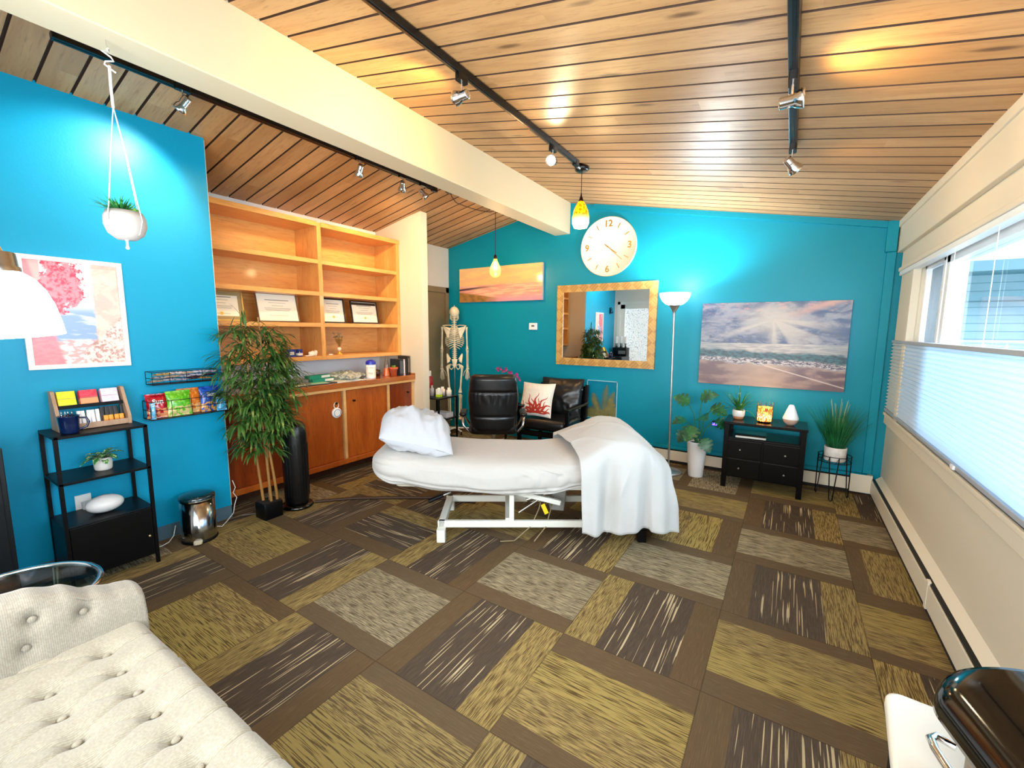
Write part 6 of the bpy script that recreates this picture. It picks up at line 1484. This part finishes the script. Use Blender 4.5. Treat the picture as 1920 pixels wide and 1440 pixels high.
# grass plant on a wire stand
gs = thing('wire_plant_stand', 'round black wire plant stand in the far right corner', 'plant stand', (.415, 4.78, 0))
b = MB(); 
for z_, r_ in ((.40, .125), (.345, .125)): b.tube([(r_ * math.cos(a), r_ * math.sin(a), z_) for a in [2 * PI * i / 48 for i in range(48)]], .003, 6, True)
b.build('ring', M_BLACK, gs)
b = MB()
for k in range(12): a = 2 * PI * k / 12; b.tube([(0, 0, .345), (.125 * math.cos(a), .125 * math.sin(a), .345), (.125 * math.cos(a + .2), .125 * math.sin(a + .2), .40)], .002, 5)
b.build('wire_basket_grid', M_BLACK, gs)
for k in range(3):
    a = R(265 + 120 * k); ca, sa = math.cos(a), math.sin(a); tx_, ty_ = -sa, ca
    MB().tube([(.12 * ca + .035 * tx_, .12 * sa + .035 * ty_, .40), (.135 * ca + .012 * tx_, .135 * sa + .012 * ty_, .02), (.135 * ca, .135 * sa, .004), (.135 * ca - .012 * tx_, .135 * sa - .012 * ty_, .02), (.12 * ca - .035 * tx_, .12 * sa - .035 * ty_, .40)], .0045, 8).build('hairpin_leg', M_BLACK, gs)
gp = thing('grass_plant', 'tall green artificial grass in a white textured pot on the wire stand', 'potted plant', (.415, 4.78, .349))
MB().lathe([(0, 0), (.075, 0), (.080, .01), (.085, .12), (.085, .128), (.079, .128), (.076, .11), (0, .11)], seg=40, caps=False).build('pot', noisy('white_marbled_pot', '#f2f0ec', '#dcd8d2', 22, rough=.5), gp)
b = MB(); r8 = random.Random(9)
for k in range(420):
    a = r8.uniform(0, 2 * PI); rr_ = .065 * math.sqrt(r8.random()); L = r8.uniform(.22, .46); o_ = r8.uniform(.02, .50)
    dx_, dy_ = math.cos(a) * o_, math.sin(a) * o_
    if dy_ > .25: dy_ = .25
    leaf(b, (rr_ * math.cos(a), rr_ * math.sin(a), .11), (dx_, dy_, 1.0), L, .0055, r8.uniform(.0, .55), 5, .3, r8.uniform(-.6, .6), 'blade')
b.build('grass_blades', leafmat('grass_green', '#14603a', '#2c8348', '#1f5a2c', 10, .4), gp)
b = MB()
for k in range(9): a = k * .7; b.tube([(.02 * math.cos(a), .02 * math.sin(a), .1), (.04 * math.cos(a), .03 * math.sin(a), .38), (.07 * math.cos(a), .04 * math.sin(a), .52 + .02 * (k % 3))], .0014, 4)
b.build('straw_stalks', mat('straw', '#b8c49a', rough=.6), gp)

# cables and yellow tag under the massage table
def tl(x, y, z): return tuple(Vector(TL) + Matrix.Rotation(TZ, 3, 'Z') @ Vector((x, y, z)))
tag(MB().tube([tl(.36, -.02, .26), tl(.24, -.10, .32), tl(.20, -.18, .20), tl(.14, -.245, .10), tl(.02, -.29, .012), tl(-.08, -.30, .012)], .0045, 6).build('power_cable', mat('beige_cable', '#8a7a58', rough=.6), None), 'beige cable hanging from the table motor over the frame beam', 'cable')
tag(MB().tube([tl(.34, .0, .28), tl(.30, -.14, .22), tl(.25, -.245, .10), tl(.16, -.30, .012)], .0045, 6).build('power_cable', bpy.data.materials['beige_cable'], None), 'second beige cable dangling beside the yellow tag under the table', 'cable')
q = MB().rbox((0, 0, 0), (.03, .006, .075), .002, ry=R(-24)).build('cable_tag', mat('yellow_tag', '#e0c21c', rough=.5), None); q.location = tl(.235, -.26, .235); q.rotation_euler = (0, 0, TZ); tag(q, 'yellow warning tag on the cable under the massage table', 'tag')

# ------------------------------------------------------------------ rear of the room (seen in the mirror) and dark cabinet at the left edge
kc = thing('dark_beverage_cabinet', 'dark low cabinet in the rear left corner by the glazed door', 'cabinet', (-3.44, .12, 0))
MB().bx(-.205, .20, -.30, .27, 0, .90).build('body', mat('charcoal_laminate', '#10161c', rough=.35), kc, bevel=.004); MB().bx(.20, .212, -.28, .25, .06, .88).build('door', bpy.data.materials['charcoal_laminate'], kc, bevel=.003)
mc = thing('coffee_machine', 'black coffee machine with a steel panel on the dark cabinet', 'coffee machine', (-3.40, -.03, .902)); MB().rbox((0, 0, .10), (.34, .24, .20), .02, edge=.01).build('body', M_BLACK, mc); MB().bx(-.02, .15, .12, .126, .05, .13).build('steel_panel', M_NICKEL, mc)
for k in range(3):
    t = thing('cereal_dispenser', 'clear and white beverage dispenser standing on the black coffee machine', 'dispenser', (-3.51 + .11 * k, -.03, 1.103), 0, 'dispensers on the coffee machine')
    MB().lathe([(0, 0), (.03, 0), (.02, .05), (.035, .09), (.035, .10), (0, .10)], seg=20, caps=False).build('spout', M_NICKEL, t); MB().lathe([(.036, .10), (.038, .24), (.03, .26), (0, .262)], seg=20, caps=False).build('hopper', M_WHITEP, t)
wh = thing('wall_coat_hook', 'black curled coat hook on the blue wall near the rear corner', 'hook', (XL, .12, 1.95)); b = MB()
b.tube([(.005, 0, .07), (.03, 0, .09), (.05, .0, .06), (.03, 0, .03), (.008, 0, .02), (.03, 0, -.02), (.06, .0, -.04), (.07, 0, .0)], .008, 8); b.tube([(.01, -.05, .05), (.04, -.06, .0), (.04, -.03, -.04), (.01, -.02, -.03)], .007, 8); b.tube([(.01, .05, .05), (.04, .07, .06), (.05, .06, -.02), (.01, .03, -.03)], .007, 8); b.build('hook', M_BLACK, wh); MB().bx(0, .006, -.04, .04, -.06, .09).build('back_plate', M_BLACK, wh)

# ------------------------------------------------------------------ outside the windows
struct(MB().bx(1.3, 16, -9, 16, -.9, -.8).build('floor_outside', noisy('pale_paving', '#b9bfc0', '#a4abac', 1.5, rough=.9)), 'pale paving outside the windows')
m, n = nmat('pale_siding', '#e6f0f2', rough=.7); vx, vy, vz = n.sep(n.coord('Object')); n.col(n.mix(n.m('LESS_THAN', n.m('FRACT', n.m('MULTIPLY', vz, 6)), .12), '#e2eef1', '#b0c6cc'))
nh = thing('neighbour_house', 'pale neighbouring house with porch seen through the window', 'building', (4.5, 13.0, -.8), PI / 2)
MB().bx(0, 5, -9, 9, 0, 3.6).build('wall', m, nh)
MB().bx(-.9, 5, -9.4, 9.4, 3.5, 3.7).build('eave', mat('grey_eave', '#9fb4ba', rough=.7), nh)
MB().bx(-.6, 5, -9.4, 9.4, 2.95, 3.1).build('beam', mat('grey_porch_beam', '#8fa3a8', rough=.7), nh)
for y in (-7, -3.6, -.2, 3.2, 6.6):
    q = MB().bx(-.04, 0, y - .6, y + .6, 1.3, 2.5).build('window', mat('dark_pane', '#52717c', rough=.15) if y == -7 else bpy.data.materials['dark_pane'], nh)
    b = MB().bx(-.08, -.03, y - .68, y + .68, 2.5, 2.6).bx(-.08, -.03, y - .68, y + .68, 1.2, 1.3).bx(-.08, -.03, y - .68, y - .6, 1.2, 2.6).bx(-.08, -.03, y + .6, y + .68, 1.2, 2.6).bx(-.08, -.03, y - .03, y + .03, 1.2, 2.6); b.build('window_trim', M_TRIMWHITE, q)
st_ = thing('porch_stair', 'white railed porch stair in front of the neighbouring house', 'stair', (4.3, 11.6, -.8), PI / 2)
for k in range(7): MB().bx(-.5, .5, -2.2 + k * .3, -1.9 + k * .3, 0, .17 * (k + 1)).build('step', mat('step_grey', '#9fb0b4', rough=.7) if k == 0 else bpy.data.materials['step_grey'], st_)
MB().bx(-.5, .5, -.1, 4.5, 0, 1.19).build('porch_deck', bpy.data.materials['step_grey'], st_)
for x in (-.5, .5):
    MB().tube([(x, -2.3, .95), (x, -.1, 2.15), (x, 4.5, 2.15)], .03, 6).build('handrail', M_TRIMWHITE, st_)
    for k in range(22): y = -2.2 + k * .3; z0 = min(1.19, max(0.1, .17 * (k + 1))); z1 = min(2.15, .95 + (y + 2.3) * .545); MB().bx(x - .015, x + .015, y - .015, y + .015, z0, z1).build('baluster', M_TRIMWHITE, st_)
